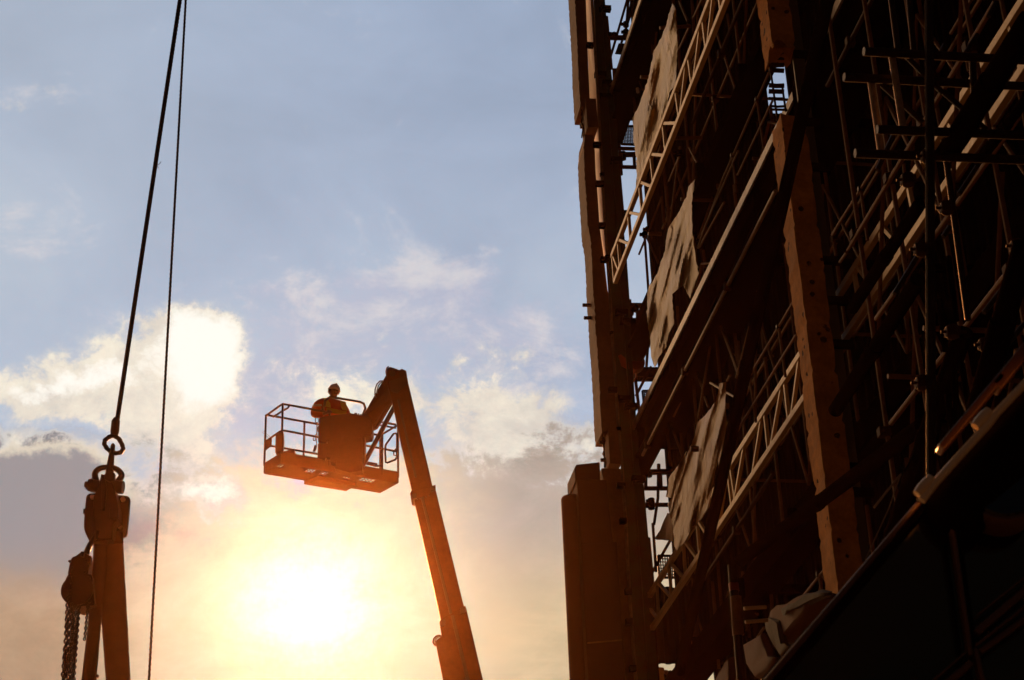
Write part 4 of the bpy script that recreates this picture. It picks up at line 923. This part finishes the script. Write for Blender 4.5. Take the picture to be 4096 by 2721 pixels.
for i in range(len(bp) - 1):
    for k in range(4):
        t_ = k / 4; p0, p1, p2, p3 = bp[max(0, i - 1)], bp[i], bp[i + 1], bp[min(len(bp) - 1, i + 2)]
        sm.append(.5 * ((2 * p1) + (p2 - p0) * t_ + (2 * p0 - 5 * p1 + 4 * p2 - p3) * t_ ** 2 + (3 * p1 - p0 - 3 * p2 + p3) * t_ ** 3))
sm.append(bp[-1])
MB().tube(sm, [.030 + .008 * abs(i / len(sm) - .5) * 2 for i in range(len(sm))], 14).build('bow', 'forged', BS)
for p in ((245, 890), (468, 890)):
    MB().tube([ph(kN(p[0] - 45, p[1] - 8)), ph(kN(p[0] + 45, p[1] + 8))], .072, 18).build('ear', 'forged', BS)
MB().tube([ph(kN(118, 866)), ph(kN(560, 905))], .036, 14).build('pin', 'forged', BS)
MB().lathe(ph(kN(160, 868)), ph(kN(560, 905)) - ph(kN(160, 868)), [(.072, 0), (.076, .01), (.076, .05), (.07, .055)], 6).build('nut', 'forged', BS)
MB().lathe(ph(kN(503, 898)), ph(kN(560, 905)) - ph(kN(160, 868)), [(.07, 0), (.075, .01), (.07, .055)], 18).build('pin_head', 'forged', BS)
MB().tube([ph(kN(130, 880)), ph(kN(132, 925))], .008, 6).build('split_pin', 'forged', BS)
LP = thing('lifting_plate', 'rounded steel lifting plate with pale bolts, hanging under the bow shackle', 'plate', ph(kN(370, 1500)))
def rnd(pts, rpx, k=4):
    out = []
    n = len(pts)
    for i in range(n):
        p = Vector((*pts[i], 0)); a = Vector((*pts[i - 1], 0)); b = Vector((*pts[(i + 1) % n], 0))
        u, v = (a - p).normalized(), (b - p).normalized()
        for j in range(k + 1):
            t_ = j / k; A_, B_ = p + u * rpx, p + v * rpx; q = (1 - t_) ** 2 * A_ + 2 * t_ * (1 - t_) * p + t_ ** 2 * B_; out.append((q.x, q.y))
    return out
MB().prism([ph(kN(*p), .12) for p in rnd([(440, 978), (643, 1000), (600, 1472), (430, 1490)], 55)], Vector((0, .05, 0))).build('rear_plate', 'forged', LP, smooth=False, bevel=.008)
MB().prism([ph(kN(*p), -.05) for p in rnd([(130, 968), (330, 960), (330, 1560), (185, 1570), (96, 1380)], 60)], Vector((0, .05, 0))).build('front_plate', 'forged', LP, smooth=False, bevel=.008)
MB().prism([ph(kN(*p), -.10) for p in ((300, 745), (432, 752), (430, 830), (475, 975), (500, 1130), (505, 1260), (440, 1310), (430, 1500), (240, 1500), (205, 1200), (215, 1000), (270, 900))], Vector((0, .2, 0))).build('clevis_block', 'forged', LP, smooth=False, bevel=.012)
MB().prism([ph(kN(*p), -.14) for p in ((298, 744), (330, 744), (350, 830), (365, 900), (340, 1160), (300, 1165), (310, 900))], Vector((0, .05, 0))).build('rib', 'forged', LP, smooth=False, bevel=.008)
MB().prism([ph(kN(*p), -.02) for p in ((95, 1143), (138, 1145), (134, 1207), (92, 1205))], Vector((0, .1, 0))).build('side_lug', 'forged', LP, smooth=False, bevel=.006)
MB().prism([ph(kN(*p), -.13) for p in ((400, 1135), (500, 1140), (497, 1260), (400, 1260))], Vector((0, .05, 0))).build('cheek', 'forged', LP, smooth=False, bevel=.006)
for p, d in (((560, 1047), .10), ((525, 1361), .10), ((207, 1018), -.07), ):
    MB().lathe(ph(kN(*p), d + .02), (0, -1, 0), [(.026, 0), (.026, .03), (.02, .036)], 14).build('bolt', 'bolt', LP)
def sling(label, L, R, d, nm='sling'):
    t = thing('round_sling', label, 'sling', ph(((L[-1][0] + R[-1][0]) / 2, L[-1][1]), d), 'round slings spreading below the lifting plate')
    mb = MB(); n = 44; k0 = 0; seg = 14
    def at(P, u):
        x = u * (len(P) - 1); i = min(int(x), len(P) - 2); f_ = x - i; return (P[i][0] * (1 - f_) + P[i + 1][0] * f_, P[i][1] * (1 - f_) + P[i + 1][1] * f_)
    for i in range(n + 1):
        a, b = ph(at(L, i / n), d), ph(at(R, i / n), d); c = (a + b) / 2; w = (b - a).length / 2
        for j in range(seg):
            q = 2 * math.pi * j / seg; wr = 1 + .03 * noise.noise(Vector((i * .5, j * .9, d * 9)))
            mb.v.append(c + (b - a).normalized() * math.cos(q) * w * wr + Vector((0, 1, 0)) * math.sin(q) * w * .6 * wr)
    for i in range(n):
        for j in range(seg): a = i * seg + j; b = i * seg + (j + 1) % seg; mb.f.append((a, b, b + seg, a + seg))
    mb.f.append(tuple(range(seg))); mb.f.append(tuple(n * seg + j for j in range(seg)))
    mb.build('sleeve', 'sling', t)
    ov = MB(); a, b = at(L, .06), at(R, .06); A_, B_ = ph(a, d - .09), ph(b, d - .09)
    ov.bar(A_, B_, .03, .02, side=(0, 1, 0)).build('seam', 'sling', t); return t
sling('narrower left round sling, hanging beside the chain hoist', [kS(247, 745), kS(236, 960), kS(213, 1250), kS(172, 1590), kS(150, 1780)], [kS(322, 745), kS(315, 960), kS(287, 1250), kS(258, 1590), kS(246, 1780)], -.04)
sling('broad right round sling, glowing along its right edge', [kS(300, 745), kS(295, 960), kS(287, 1240), kS(314, 1590), kS(325, 1780)], [kS(408, 745), kS(418, 960), kS(434, 1250), kS(452, 1590), kS(462, 1780)], .12)
CH = thing('chain_hoist', 'dark chain hoist with long hanging chains, left of the slings', 'hoist', ph(kS(150, 1100), -.1))
dH = -.1
MB().tube([ph(kS(262, 735), dH), ph(kS(250, 770), dH), ph(kS(222, 812), dH), ph(kS(208, 845), dH), ph(kS(203, 865), dH)], [.022, .028, .03, .032, .036], 12).build('hook', 'forged', CH)
MB().prism([ph(kS(*p), dH - .05) for p in rnd([(145, 872), (176, 848), (222, 870), (222, 905), (210, 985), (98, 978), (112, 905), (122, 880)], 10, 3)], Vector((0, .22, 0))).build('upper_body', 'forged', CH, smooth=False, bevel=.012)
MB().prism([ph(kS(*p), dH - .08) for p in rnd([(100, 975), (235, 975), (250, 1150), (175, 1153), (150, 1160), (100, 1130), (74, 1040)], 16, 3)], Vector((0, .28, 0))).build('gear_case', 'forged', CH, smooth=False, bevel=.015)
cc = ph(kS(150, 1060), dH - .14); MB().lathe(cc + Vector((0, .05, 0)), (0, -1, 0), [(.15, 0), (.17, .015), (.17, .045), (.11, .055)], 24).build('hand_wheel', 'forged', CH)
for (a, b, w) in (((125, 935), (106, 1160), 1), ((108, 1110), (66, 1640), 1.25), ((100, 1100), (74, 1640), 1.1), ((128, 1140), (96, 1640), 1.1), ((146, 1150), (118, 1640), .9), ((120, 1140), (82, 1640), 1.25), ((135, 1150), (108, 1640), 1), ((164, 1150), (128, 1640), .9), ((158, 1155), (118, 1640), .9), ((214, 1150), (197, 1330), .8), ((211, 1150), (192, 1345), .8)):
    chain(MB(), ph(kS(*a), dH - .22), ph(kS(*b), dH - .2), .044 * w, .0078 * w).build('chain', 'forged', CH)
for p in ((112, 905), (205, 900), (118, 965), (196, 965)): MB().lathe(ph(kS(*p), dH - .05), (0, -1, 0), [(.016, 0), (.016, .02), (.010, .026)], 8).build('bolt', 'forged', CH)
for p in ((110, 1000), (218, 1000), (222, 1130), (150, 1140)): MB().lathe(ph(kS(*p), dH - .08), (0, -1, 0), [(.018, 0), (.018, .022), (.010, .03)], 8).build('bolt', 'forged', CH)
MB().prism([ph(kS(*p), dH - .085) for p in ((205, 880), (228, 868), (231, 878), (224, 915), (214, 920))], Vector((0, .06, 0))).build('side_lug', 'forged', CH, smooth=False, bevel=.006)
MB().prism([ph(kS(*p), dH - .1) for p in ((172, 845), (190, 848), (186, 875), (166, 870))], Vector((0, .1, 0))).build('top_lug', 'forged', CH, smooth=False, bevel=.006)
for q in ((268, 1540),):
    MB().prism([ph(kS(*p), -.1) for p in ((257, 1536), (271, 1536), (268, 1550), (257, 1550))], Vector((0, .04, 0))).build('tag', 'forged', CH, smooth=False)

# ------------------------------------------------------------------ boom lift
ZB = 14.5
Af, Bf, Cf, Df = (pz(kM(*p), ZB) for p in ((135, 1190), (1250, 1385), (1430, 1280), (300, 1090)))
Bf = Af + (Cf - Df)                                  # a true parallelogram, nearly a rectangle
def PL(u, v, h): return Af + (Bf - Af) * u + (Df - Af) * v + ZV * h
HZ = 1.165                                           # rail height
YB = Df.y - 0.55
BL_ = thing('boom_lift', 'boom lift with long telescopic boom and railed basket, silhouetted before the sun', 'boom lift', Vector((py((1990, 3300), YB).x, YB, 0)))
def pbm(p, d=0.0): return py(p, YB + d)
thk = Vector((0, .42, 0))
MB().prism([pbm(p) for p in ((kM(1315, 250)[0], kM(1315, 250)[1]), kM(1325, 175), kM(1355, 160), kM(1415, 180), kM(1440, 192), kM(1465, 178), kM(1508, 198), kM(1512, 230), kM(1528, 320), kT(1308, 0), kT(1326, 90), kT(1180, 130), kM(1440, 830), kM(1385, 560), kM(1355, 440), kM(1325, 330))], thk).build('fly_boom', 'boom', BL_, smooth=False, bevel=.015)
MB().prism([pbm(p, -.04) for p in (kT(1326, 80), kT(1343, 84), kT(1556, 965), kT(1388, 1060), kT(1185, 150), kT(1163, 146), kT(1162, 132), kT(1174, 110))], thk + Vector((0, .08, 0))).build('mid_boom', 'boom', BL_, smooth=False, bevel=.012)
e1, e2 = kT(1693, 1490), kT(1402, 1490)
def down(p, q, z):                                   # carry an edge on down to height z
    P, Q = pbm(p, -.08), pbm(q, -.08); k = (P.z - z) / (P.z - Q.z); return P + (Q - P) * k
MB().prism([pbm(p, -.08) for p in (kT(1552, 958), kT(1569, 958))] + [down(kT(1569, 958), e1, 2.2), down(kT(1352, 1240), e2, 2.2)] + [pbm(p, -.08) for p in (kT(1352, 1240), kT(1350, 1205), kT(1365, 1190), kT(1392, 1172), kT(1374, 1066), kT(1388, 1046))], thk + Vector((0, .16, 0))).build('base_boom', 'boom', BL_, smooth=False, bevel=.015)
h = MB()
h.tube([pbm(kT(*p), -.05) for p in ((1394, 1175), (1375, 1166), (1352, 1172), (1335, 1192), (1330, 1215), (1340, 1235), (1352, 1242))], .016, 8)
h.tube([pbm(kT(*p), .1) for p in ((1394, 1182), (1375, 1175), (1356, 1185), (1345, 1205), (1348, 1230), (1355, 1242))], .014, 8)
h.build('hose_loop', 'lift', BL_)
h = MB()
h.tube([pbm(kM(*p), .1) for p in ((1290, 300), (1255, 300), (1225, 330), (1208, 380), (1205, 430), (1215, 460))], .013, 8)
h.tube([pbm(kM(*p), .18) for p in ((1285, 310), (1262, 315), (1240, 345), (1228, 385), (1225, 420))], .013, 8)
h.tube([pbm(kM(*p), .05) for p in ((1340, 160), (1320, 175), (1313, 210), (1320, 250))], .014, 8)
h.build('hose_loop', 'lift', BL_)
for (p, q, w, d) in ((kT(1250, 160), kT(1460, 1010), .05, -.05), (kT(1470, 1020), kT(1600, 1560), .06, -.09), (kM(1430, 480), kM(1600, 1230), .04, -.01)):
    MB().bar(pbm(p, d), pbm(q, d), .03, w, side=(0, 1, 0)).build('cable_track', 'lift', BL_, smooth=False, bevel=.006)
for (p, d) in ((kT(1330, 100), -.06), (kT(1190, 160), -.06), (kT(1548, 980), -.1), (kT(1400, 1075), -.1)):
    MB().box(pbm(p, d), Vector((.09, 0, .03)), Vector((0, .05, 0)), ZV * .10).build('wear_pad', 'lift', BL_, smooth=False, bevel=.006)
for k in range(5):
    MB().lathe(pbm(kT(1215 + k * 22, 175 - k * 6 + (k % 2) * 3), -.045), (0, -1, 0), [(.014, 0), (.014, .016), (.008, .02)], 8).build('bolt', 'lift', BL_)
MB().prism([pbm(p, -.012) for p in (kM(1340, 300), kM(1500, 250), kM(1520, 330), kM(1420, 420), kM(1360, 400))], Vector((0, .012, 0))).build('head_plate', 'lift', BL_, smooth=False, bevel=.004)
# pins at the boom head
for p in ((1375, 225), (1470, 235)): MB().tube([pbm(kM(*p), -.06), pbm(kM(*p), .48)], .06, 14).build('pivot_pin', 'lift', BL_)
# jib and levelling rod
dj = (PL(.75, 1, .6).y - YB)
def slanted(polyA, polyB, ext):
    return MB().prism(polyA + polyB, ext)
jp = [pbm(kM(1310, 245), .08), pbm(kM(1375, 330), .08), pbm(kM(1362, 480), .08), py(kM(1215, 715), PL(.75, 1, .6).y - .28), py(kM(1180, 735), PL(.75, 1, .6).y - .28), py(kM(1090, 700), PL(.75, 1, .6).y - .28), py(kM(1085, 640), PL(.75, 1, .6).y - .28)]
MB().prism(jp, Vector((0, .24, 0))).build('jib', 'boom', BL_, smooth=False, bevel=.012)
MB().tube([pbm(kM(1395, 545), .2), py(kM(1085, 1125), PL(.75, 1, .3).y - .1)], .043, 12).build('levelling_rod', 'lift', BL_)
# basket
ux = (Bf - Af).normalized(); uy = (Df - Af).normalized(); LX, LY = (Bf - Af).length, (Df - Af).length
fl = MB()
n = 34
for i in range(n + 1): fl.bar(PL(i / n, .02, .008), PL(i / n, .98, .008), .012, .010)
for j in range(1, 8): fl.bar(PL(0, j / 8, .008), PL(1, j / 8, .008), .012, .010)
BK = fl.build('basket', 'lift', BL_, smooth=False)
# solid steel trays hide most of the grating, with gaps left where light comes through
tr = MB()
gaps = [(.005, .04, .68, .90), (.24, .305, .66, .93), (.36, .415, .66, .90), (.56, .62, .70, .80), (.69, .82, .66, .93)]
us = sorted({0, 1} | {g_[0] for g_ in gaps} | {g_[1] for g_ in gaps})
for a, b in zip(us[:-1], us[1:]):
    g_ = next((q for q in gaps if q[0] <= (a + b) / 2 <= q[1]), None)
    for v0, v1 in (((0, 1),) if g_ is None else ((0, g_[2]), (g_[3], 1))):
        tr.prism([PL(a, v0, -.004), PL(b, v0, -.004), PL(b, v1, -.004), PL(a, v1, -.004)], ZV * -.012)
tr.build('floor_tray', 'lift', BK, smooth=False)
for (p, q, hh) in (((0, 0), (1, 0), .15), ((0, 1), (1, 1), .22), ((0, 0), (0, 1), .20), ((1, 0), (1, 1), .20)):
    a, b = PL(*p, hh / 2 - .006), PL(*q, hh / 2 - .006); MB().bar(a, b, .02, hh).build('toe_board', 'lift', BK, smooth=False)
un = MB(); un.prism([PL(.34, 0, -.02), PL(.70, 0, -.02), PL(.70, .55, -.02), PL(.38, .55, -.02)], ZV * -.07); un.build('support_frame', 'lift', BK, smooth=False)
def rail(lst, r=.021, nm='rail'): MB().tube([PL(*p) for p in lst], r, 10).build(nm, 'lift', BK)
rail([(0, 0, HZ), (.02, .0, HZ), (.97, 0, HZ)]); rail([(-.0, 0, HZ - .02), (.0, .75, HZ), (.01, .93, HZ + .02), (.04, 1, HZ), (.40, 1, HZ)])
rail([(.75, 1, HZ), (.98, 1, HZ)]); rail([(.75, 1, HZ - .07), (.98, 1, HZ - .07)], .017); rail([(1, 0, HZ), (1, 1, HZ)])
rail([(0, 0, .56), (.97, 0, .56)]); rail([(0, 0, .62), (0, .9, .64), (.02, 1, .64), (.06, 1, .64), (.35, 1, .63)]); rail([(.70, 1, .63), (.98, 1, .62)])
rail([(.70, 1, .27), (.80, 1, .25), (.84, 1, .27), (.86, 1, .32)], .018)
rail([(.34, 1, HZ), (.36, 1, HZ + .22), (.40, 1, HZ + .32), (.66, 1, HZ + .33), (.695, 1, HZ + .31), (.71, 1, HZ + .22), (.69, 1, HZ + .08)], .024, 'guard_bar')
rail([(.02, .3, HZ - .1), (.03, .8, HZ - .08), (.045, 1, HZ - .06), (.055, 1, HZ)], .02, 'swing_bar')
for (u, v, t0, t1) in ((0, 0, .15, HZ), (0, 1, .55, HZ), (.33, 0, .15, HZ), (1, 1, .1, HZ), (1, 0, .1, HZ), (.86, 1, .1, HZ - .25), (.66, 0, .15, HZ), (.40, 1, .1, HZ), (.70, 1, .1, HZ)):
    rail([(u, v, t0), (u, v, t1)], .021, 'post')
gate = [(.885, .42), (.88, .60), (.885, .72), (.955, .98), (.975, 1.0), (.985, .96), (.985, .52), (.97, .46), (.90, .37), (.887, .38)]
MB().loop([PL(u, 1.03, h_ * HZ / 1.165 - .02) for u, h_ in gate], .020, 8).build('gate', 'lift', BK)
MB().loop([PL(u, 1.05, h_) for u, h_ in ((.955, .52), (.953, .60), (.975, .66), (.985, .66), (.985, .52))], .014, 8).build('latch', 'lift', BK)
def plate(nm, pts, y, ext, m='lift', par=BK): MB().prism([py(kM(*p), y) for p in pts], Vector((0, ext, 0))).build(nm, m, par, smooth=False, bevel=.008)
plate('sign_plate', [(145, 870), (213, 845), (208, 925), (140, 978)], PL(0, .4, 0).y - .1, .02)
plate('document_box', [(248, 800), (322, 790), (325, 880), (318, 968), (255, 996), (242, 985)], PL(0, 1, 0).y - .1, .12)
plate('tool_tray', [(300, 985), (430, 950), (432, 1000), (300, 1030)], PL(.1, .6, 0).y, .2)
yn = PL(.55, 1, 0).y - .28
plate('control_console', [(668, 655), (720, 640), (955, 606), (1015, 618), (1080, 630), (1105, 600), (1150, 640), (1180, 725), (1182, 790), (1168, 825), (1108, 835), (1106, 1000), (1082, 1040), (1060, 1130), (775, 1085), (772, 1040), (735, 1035), (722, 1060), (650, 1040), (655, 900), (745, 905), (762, 880), (752, 868), (742, 880), (738, 898), (656, 880), (660, 780)], yn, .3)
for x in (1015, 1028, 1050, 1072): MB().tube([py(kM(x, 622 + (x - 1015) * .2), yn + .1), py(kM(x, 608 + (x - 1015) * .2), yn + .1)], .014, 8).build('control_lever', 'lift', BK)
plate('mounting_bracket', [(900, 830), (1080, 850), (1085, 1160), (960, 1180), (820, 1140)], yn - .05, .2)
aerial = MB().tube([py(kM(195, 840), PL(0, .4, 0).y), py(kM(128, 782), PL(0, .4, 0).y)], .004, 5).tube([py(kM(180, 850), PL(0, .4, 0).y), py(kM(114, 790), PL(0, .4, 0).y)], .004, 5); aerial.build('aerial_whip', 'lift', BK)
# lanyard hanging on the rails
LN = thing('lanyard', 'safety lanyard with metal hooks hanging on the rail left of the worker', 'lanyard', PL(.42, 1, .3))
yl = PL(.36, 1, 0).y - .05
def hookring(x0, y0, x1, y1, nm='karabiner'):
    MB().loop([py(kM(*p), yl) for p in rnd([(x0, y0), (x1, y0), (x1, y1), (x0, y1)], min(x1 - x0, y1 - y0) * .45, 3)], .008, 6).build(nm, 'lift', LN)
hookring(632, 655, 662, 702); hookring(611, 838, 632, 876)
MB().tube([py(kM(*p), yl) for p in ((648, 700), (644, 760), (648, 830), (640, 880), (646, 920), (634, 970))], .009, 6).build('strap', 'lift', LN)
MB().tube([py(kM(*p), yl) for p in ((622, 838), (640, 815), (650, 780))], .008, 6).build('strap', 'lift', LN)
MB().prism([py(kM(*p), yl) for p in ((620, 920), (636, 915), (632, 972), (605, 976))], Vector((0, .05, 0))).build('shock_pack', 'lift', LN, smooth=False, bevel=.006)
# chassis down on the ground (below the picture)
bx = down(e1, kT(1693 + 20, 1490 + 88), 2.0)
bc = Vector((BL_.location.x, YB + .2, 0))
foot = (down(kT(1569, 958), e1, 2.2) + down(kT(1352, 1240), e2, 2.2)) / 2; bc = Vector((foot.x, YB + .2, 0))
MB().box(bc + ZV * 1.75, Vector((1.3, 0, 0)), Vector((0, 1.8, 0)), ZV * .9).build('turntable', 'boom', BL_, smooth=False, bevel=.05)
MB().box(bc + ZV * .9, Vector((1.9, 0, 0)), Vector((0, 3.4, 0)), ZV * .5).build('chassis', 'lift', BL_, smooth=False, bevel=.05)
for sx in (-1, 1):
    for sy in (-1, 1):
        c = bc + Vector((sx * 1.05, sy * 1.2, .5)); w = MB().lathe(c - Vector((.18, 0, 0)), (1, 0, 0), [(.3, 0), (.46, .02), (.5, .08), (.5, .28), (.46, .34), (.3, .36)], 28).build('wheel', 'black', BL_)

# ------------------------------------------------------------------ the worker
def skinned(name, nodes, edges, m, parent, sub=2, root=0):
    org = root_of(parent).location if parent is not None else Vector()
    me = bpy.data.meshes.new(name); me.from_pydata([tuple(Vector(n[0]) - org) for n in nodes], edges, [])
    o = bpy.data.objects.new(name, me); COL.objects.link(o); me.materials.append(MT[m])
    sk = o.modifiers.new('skin', 'SKIN'); sk.use_smooth_shade = True
    for i, n in enumerate(nodes):
        sv = me.skin_vertices[0].data[i]; r = n[1]; sv.radius = (r, r) if not isinstance(r, tuple) else r; sv.use_root = (i == root)
    ss = o.modifiers.new('subdivision', 'SUBSURF'); ss.levels = sub; ss.render_levels = sub
    if parent is not None: o.parent = parent
    return o
WB = PL(.475, .62, .045)
wx = ux.copy(); wy = -Vector((-ux.y, ux.x, 0)).normalized()        # wx to picture right, wy towards the camera
if wy.y > 0: wy = -wy
def wp(x, y, z): return WB + wx * x + wy * y + ZV * z
WK = thing('person', 'worker in white helmet and orange and yellow vest standing in the lift basket', 'person', WB)
N = [(wp(0, 0, .93), .155), (wp(0, .0, 1.10), .150), (wp(-.01, .0, 1.28), .175), (wp(-.01, 0, 1.40), .15), (wp(0, .02, 1.47), .062), (wp(.005, .045, 1.53), .058), (wp(.01, .055, 1.585), .078), (wp(.012, .06, 1.64), .086), (wp(.012, .05, 1.70), .078), (wp(.012, .045, 1.745), .05)]
E_ = [(i, i + 1) for i in range(9)]
def add(p, r, frm): N.append((p, r)); E_.append((frm, len(N) - 1)); return len(N) - 1
for sgn in (-1, 1):
    h_ = add(wp(.10 * sgn, 0, .86), .105, 0); k_ = add(wp(.115 * sgn, .03, .49), .068, h_); an = add(wp(.12 * sgn, 0, .10), .050, k_); ft = add(wp(.13 * sgn, .07, .045), .045, an); add(wp(.135 * sgn, .18, .035), .035, ft)
    sh = add(wp(.20 * sgn, 0, 1.38), .085, 3); eb = add(wp((.30 if sgn < 0 else .27) * sgn, .0 if sgn < 0 else .03, 1.12), .062, sh); wr_ = add(wp(.20 * sgn, .22, 1.10), .036, eb); pm = add(wp(.18 * sgn, .29, 1.10), .034, wr_)
    for fi, (fx, ln) in enumerate(((-.030, .062), (-.010, .072), (.011, .068), (.031, .052))):
        a1 = add(wp(.18 * sgn + fx, .325, 1.10), .0095, pm); a2 = add(wp(.18 * sgn + fx * 1.05, .325 + ln * .5, 1.085), .009, a1); add(wp(.18 * sgn + fx * 1.05, .325 + ln * .62, 1.055), .008, a2)
    t1 = add(wp(.18 * sgn - .04 * sgn, .275, 1.09), .011, pm); add(wp(.18 * sgn - .055 * sgn, .31, 1.075), .009, t1)
skinned('body', N, E_, 'skin', WK)
# jacket, trousers and boots over the body
J = [(wp(0, 0, .90), .172), (wp(0, 0, 1.10), .168), (wp(-.01, 0, 1.27), .195), (wp(-.02, 0, 1.40), .185), (wp(0, .015, 1.475), .095)]; JE = [(0, 1), (1, 2), (2, 3), (3, 4)]
for sgn in (-1, 1):
    k = len(J); J += [(wp((.26 if sgn < 0 else .23) * sgn, 0, 1.37), .115), (wp((.36 if sgn < 0 else .30) * sgn, 0 if sgn < 0 else .03, 1.12), .095), (wp(.21 * sgn, .17, 1.10), .058)]; JE += [(3, k), (k, k + 1), (k + 1, k + 2)]
skinned('jacket', J, JE, 'vest', WK)
T_ = [(wp(0, 0, .95), .165)]; TE = []
for sgn in (-1, 1):
    k = len(T_); T_ += [(wp(.11 * sgn, 0, .84), .140), (wp(.125 * sgn, .03, .49), .112), (wp(.13 * sgn, 0, .14), .092)]; TE += [(0, k), (k, k + 1), (k + 1, k + 2)]
skinned('trousers', T_, TE, 'trousers', WK)
for sgn in (-1, 1): skinned('boot', [(wp(.12 * sgn, -.01, .13), .066), (wp(.125 * sgn, 0, .055), .06), (wp(.132 * sgn, .10, .05), .056), (wp(.138 * sgn, .20, .042), .045)], [(0, 1), (1, 2), (2, 3)], 'trousers', WK)
def vest_strip(pts, w, m, nm):
    mb = MB(); 
    for a, b in zip(pts[:-1], pts[1:]): mb.bar(a, b, .02, w, side=wy)
    mb.build(nm, m, WK, bevel=.004)
for sgn in (-1, 1):
    mb = MB(); mb.prism([wp(.165 * sgn - .055, .125, 1.44), wp(.165 * sgn + .055, .125, 1.44), wp(.165 * sgn + .06, .205, 1.22), wp(.165 * sgn - .06, .215, 1.22)], wy * .012); mb.build('yellow_panel', 'yellow', WK, smooth=False, bevel=.004)
MB().prism([wp(-.20, .222, 1.20), wp(.20, .222, 1.20), wp(.19, .20, 1.13), wp(-.19, .20, 1.13)], wy * .012).build('yellow_band', 'yellow', WK, smooth=False)
MB().bar(wp(-.40, .085, 1.27), wp(-.25, .115, 1.29), .02, .035, side=wy).build('sleeve_band', 'grey', WK, smooth=False)
# face, ears, hair
hc = wp(.012, .05, 1.64)
for sgn in (-1, 1):
    MB().lathe(hc + wx * .088 * sgn - wy * .01 - ZV * .005, wx * sgn, [(.012, 0), (.030, .008), (.027, .018), (.012, .022)], 12).build('ear', 'skin', WK)
    MB().lathe(hc + wx * .033 * sgn + wy * .082 + ZV * .0, wy, [(.013, 0), (.011, .006), (.004, .009)], 10).build('eye', 'hair', WK)
MB().prism([hc + wx * -.014 + wy * .085 - ZV * .035, hc + wx * .014 + wy * .085 - ZV * .035, hc + wx * .006 + wy * .085 + ZV * .01, hc + wx * -.006 + wy * .085 + ZV * .01], wy * .022).build('nose', 'skin', WK, smooth=False, bevel=.006)
MB().bar(hc + wx * -.026 + wy * .078 - ZV * .062, hc + wx * .026 + wy * .078 - ZV * .062, .012, .010, side=wy).build('mouth', 'hair', WK)
MB().lathe(hc - wy * .03 - ZV * .02, ZV, [(.085, 0), (.092, .03), (.09, .07)], 20).build('hair', 'hair', WK)
# helmet: shell with ridge and peak, tipped to picture right
hax = (ZV + wx * .20 - wy * -.10).normalized(); hb = hc + ZV * .028 + wx * .004
prof = [(.118, 0), (.121, .010), (.112, .016)] + [(.110 * math.cos(q), .016 + .118 * math.sin(q)) for q in [i * math.pi / 2 / 9 for i in range(1, 9)]] + [(.012, .1345)]
HM = MB().lathe(hb, hax, prof, 28).build('helmet', 'helmet', WK)
rg = MB(); sidev = hax.cross(wy).normalized(); fwd = sidev.cross(hax).normalized()
rp = [hb + hax * (.018 + .122 * math.sin(q)) + fwd * (.110 * math.cos(q)) for q in [math.pi * i / 12 for i in range(1, 12)]]
rg.tube(rp, .014, 8).build('ridge', 'helmet', HM)
pk = MB(); arc = [(-60 + 120 * i / 10) for i in range(11)]
inner = [hb + hax * .006 + (fwd * math.cos(rad(a)) + sidev * math.sin(rad(a))) * .112 for a in arc]; outer = [hb + hax * -.008 + (fwd * math.cos(rad(a)) * 1.28 + sidev * math.sin(rad(a)) * 1.02) * .118 for a in arc]
pk.prism(inner + outer[::-1], hax * .006).build('peak', 'helmet', HM)
# hood rolled at the back of the neck
MB().tube([wp(-.13, -.06, 1.455), wp(-.10, .05, 1.475), wp(-.06, .09, 1.46)], .035, 10).build('collar', 'vest', WK)

# ------------------------------------------------------------------ the air: a thin even haze that carries the glow round the sun
hz = MB().box((0, 0, 13.4), Vector((1500, 0, 0)), Vector((0, 1500, 0)), ZV * 28.8).build('haze', 'glass', None, smooth=False)
hm = bpy.data.materials.new('thin haze'); hm.use_nodes = True; t = hm.node_tree; t.nodes.clear()
pv = t.nodes.new('ShaderNodeVolumePrincipled'); out = t.nodes.new('ShaderNodeOutputMaterial'); t.links.new(pv.outputs[0], out.inputs['Volume'])
pv.inputs['Color'].default_value = (1.0, 0.54, 0.25, 1); pv.inputs['Density'].default_value = 0.00015; pv.inputs['Anisotropy'].default_value = 0.978
hz.data.materials.clear(); hz.data.materials.append(hm); hz['kind'] = 'stuff'
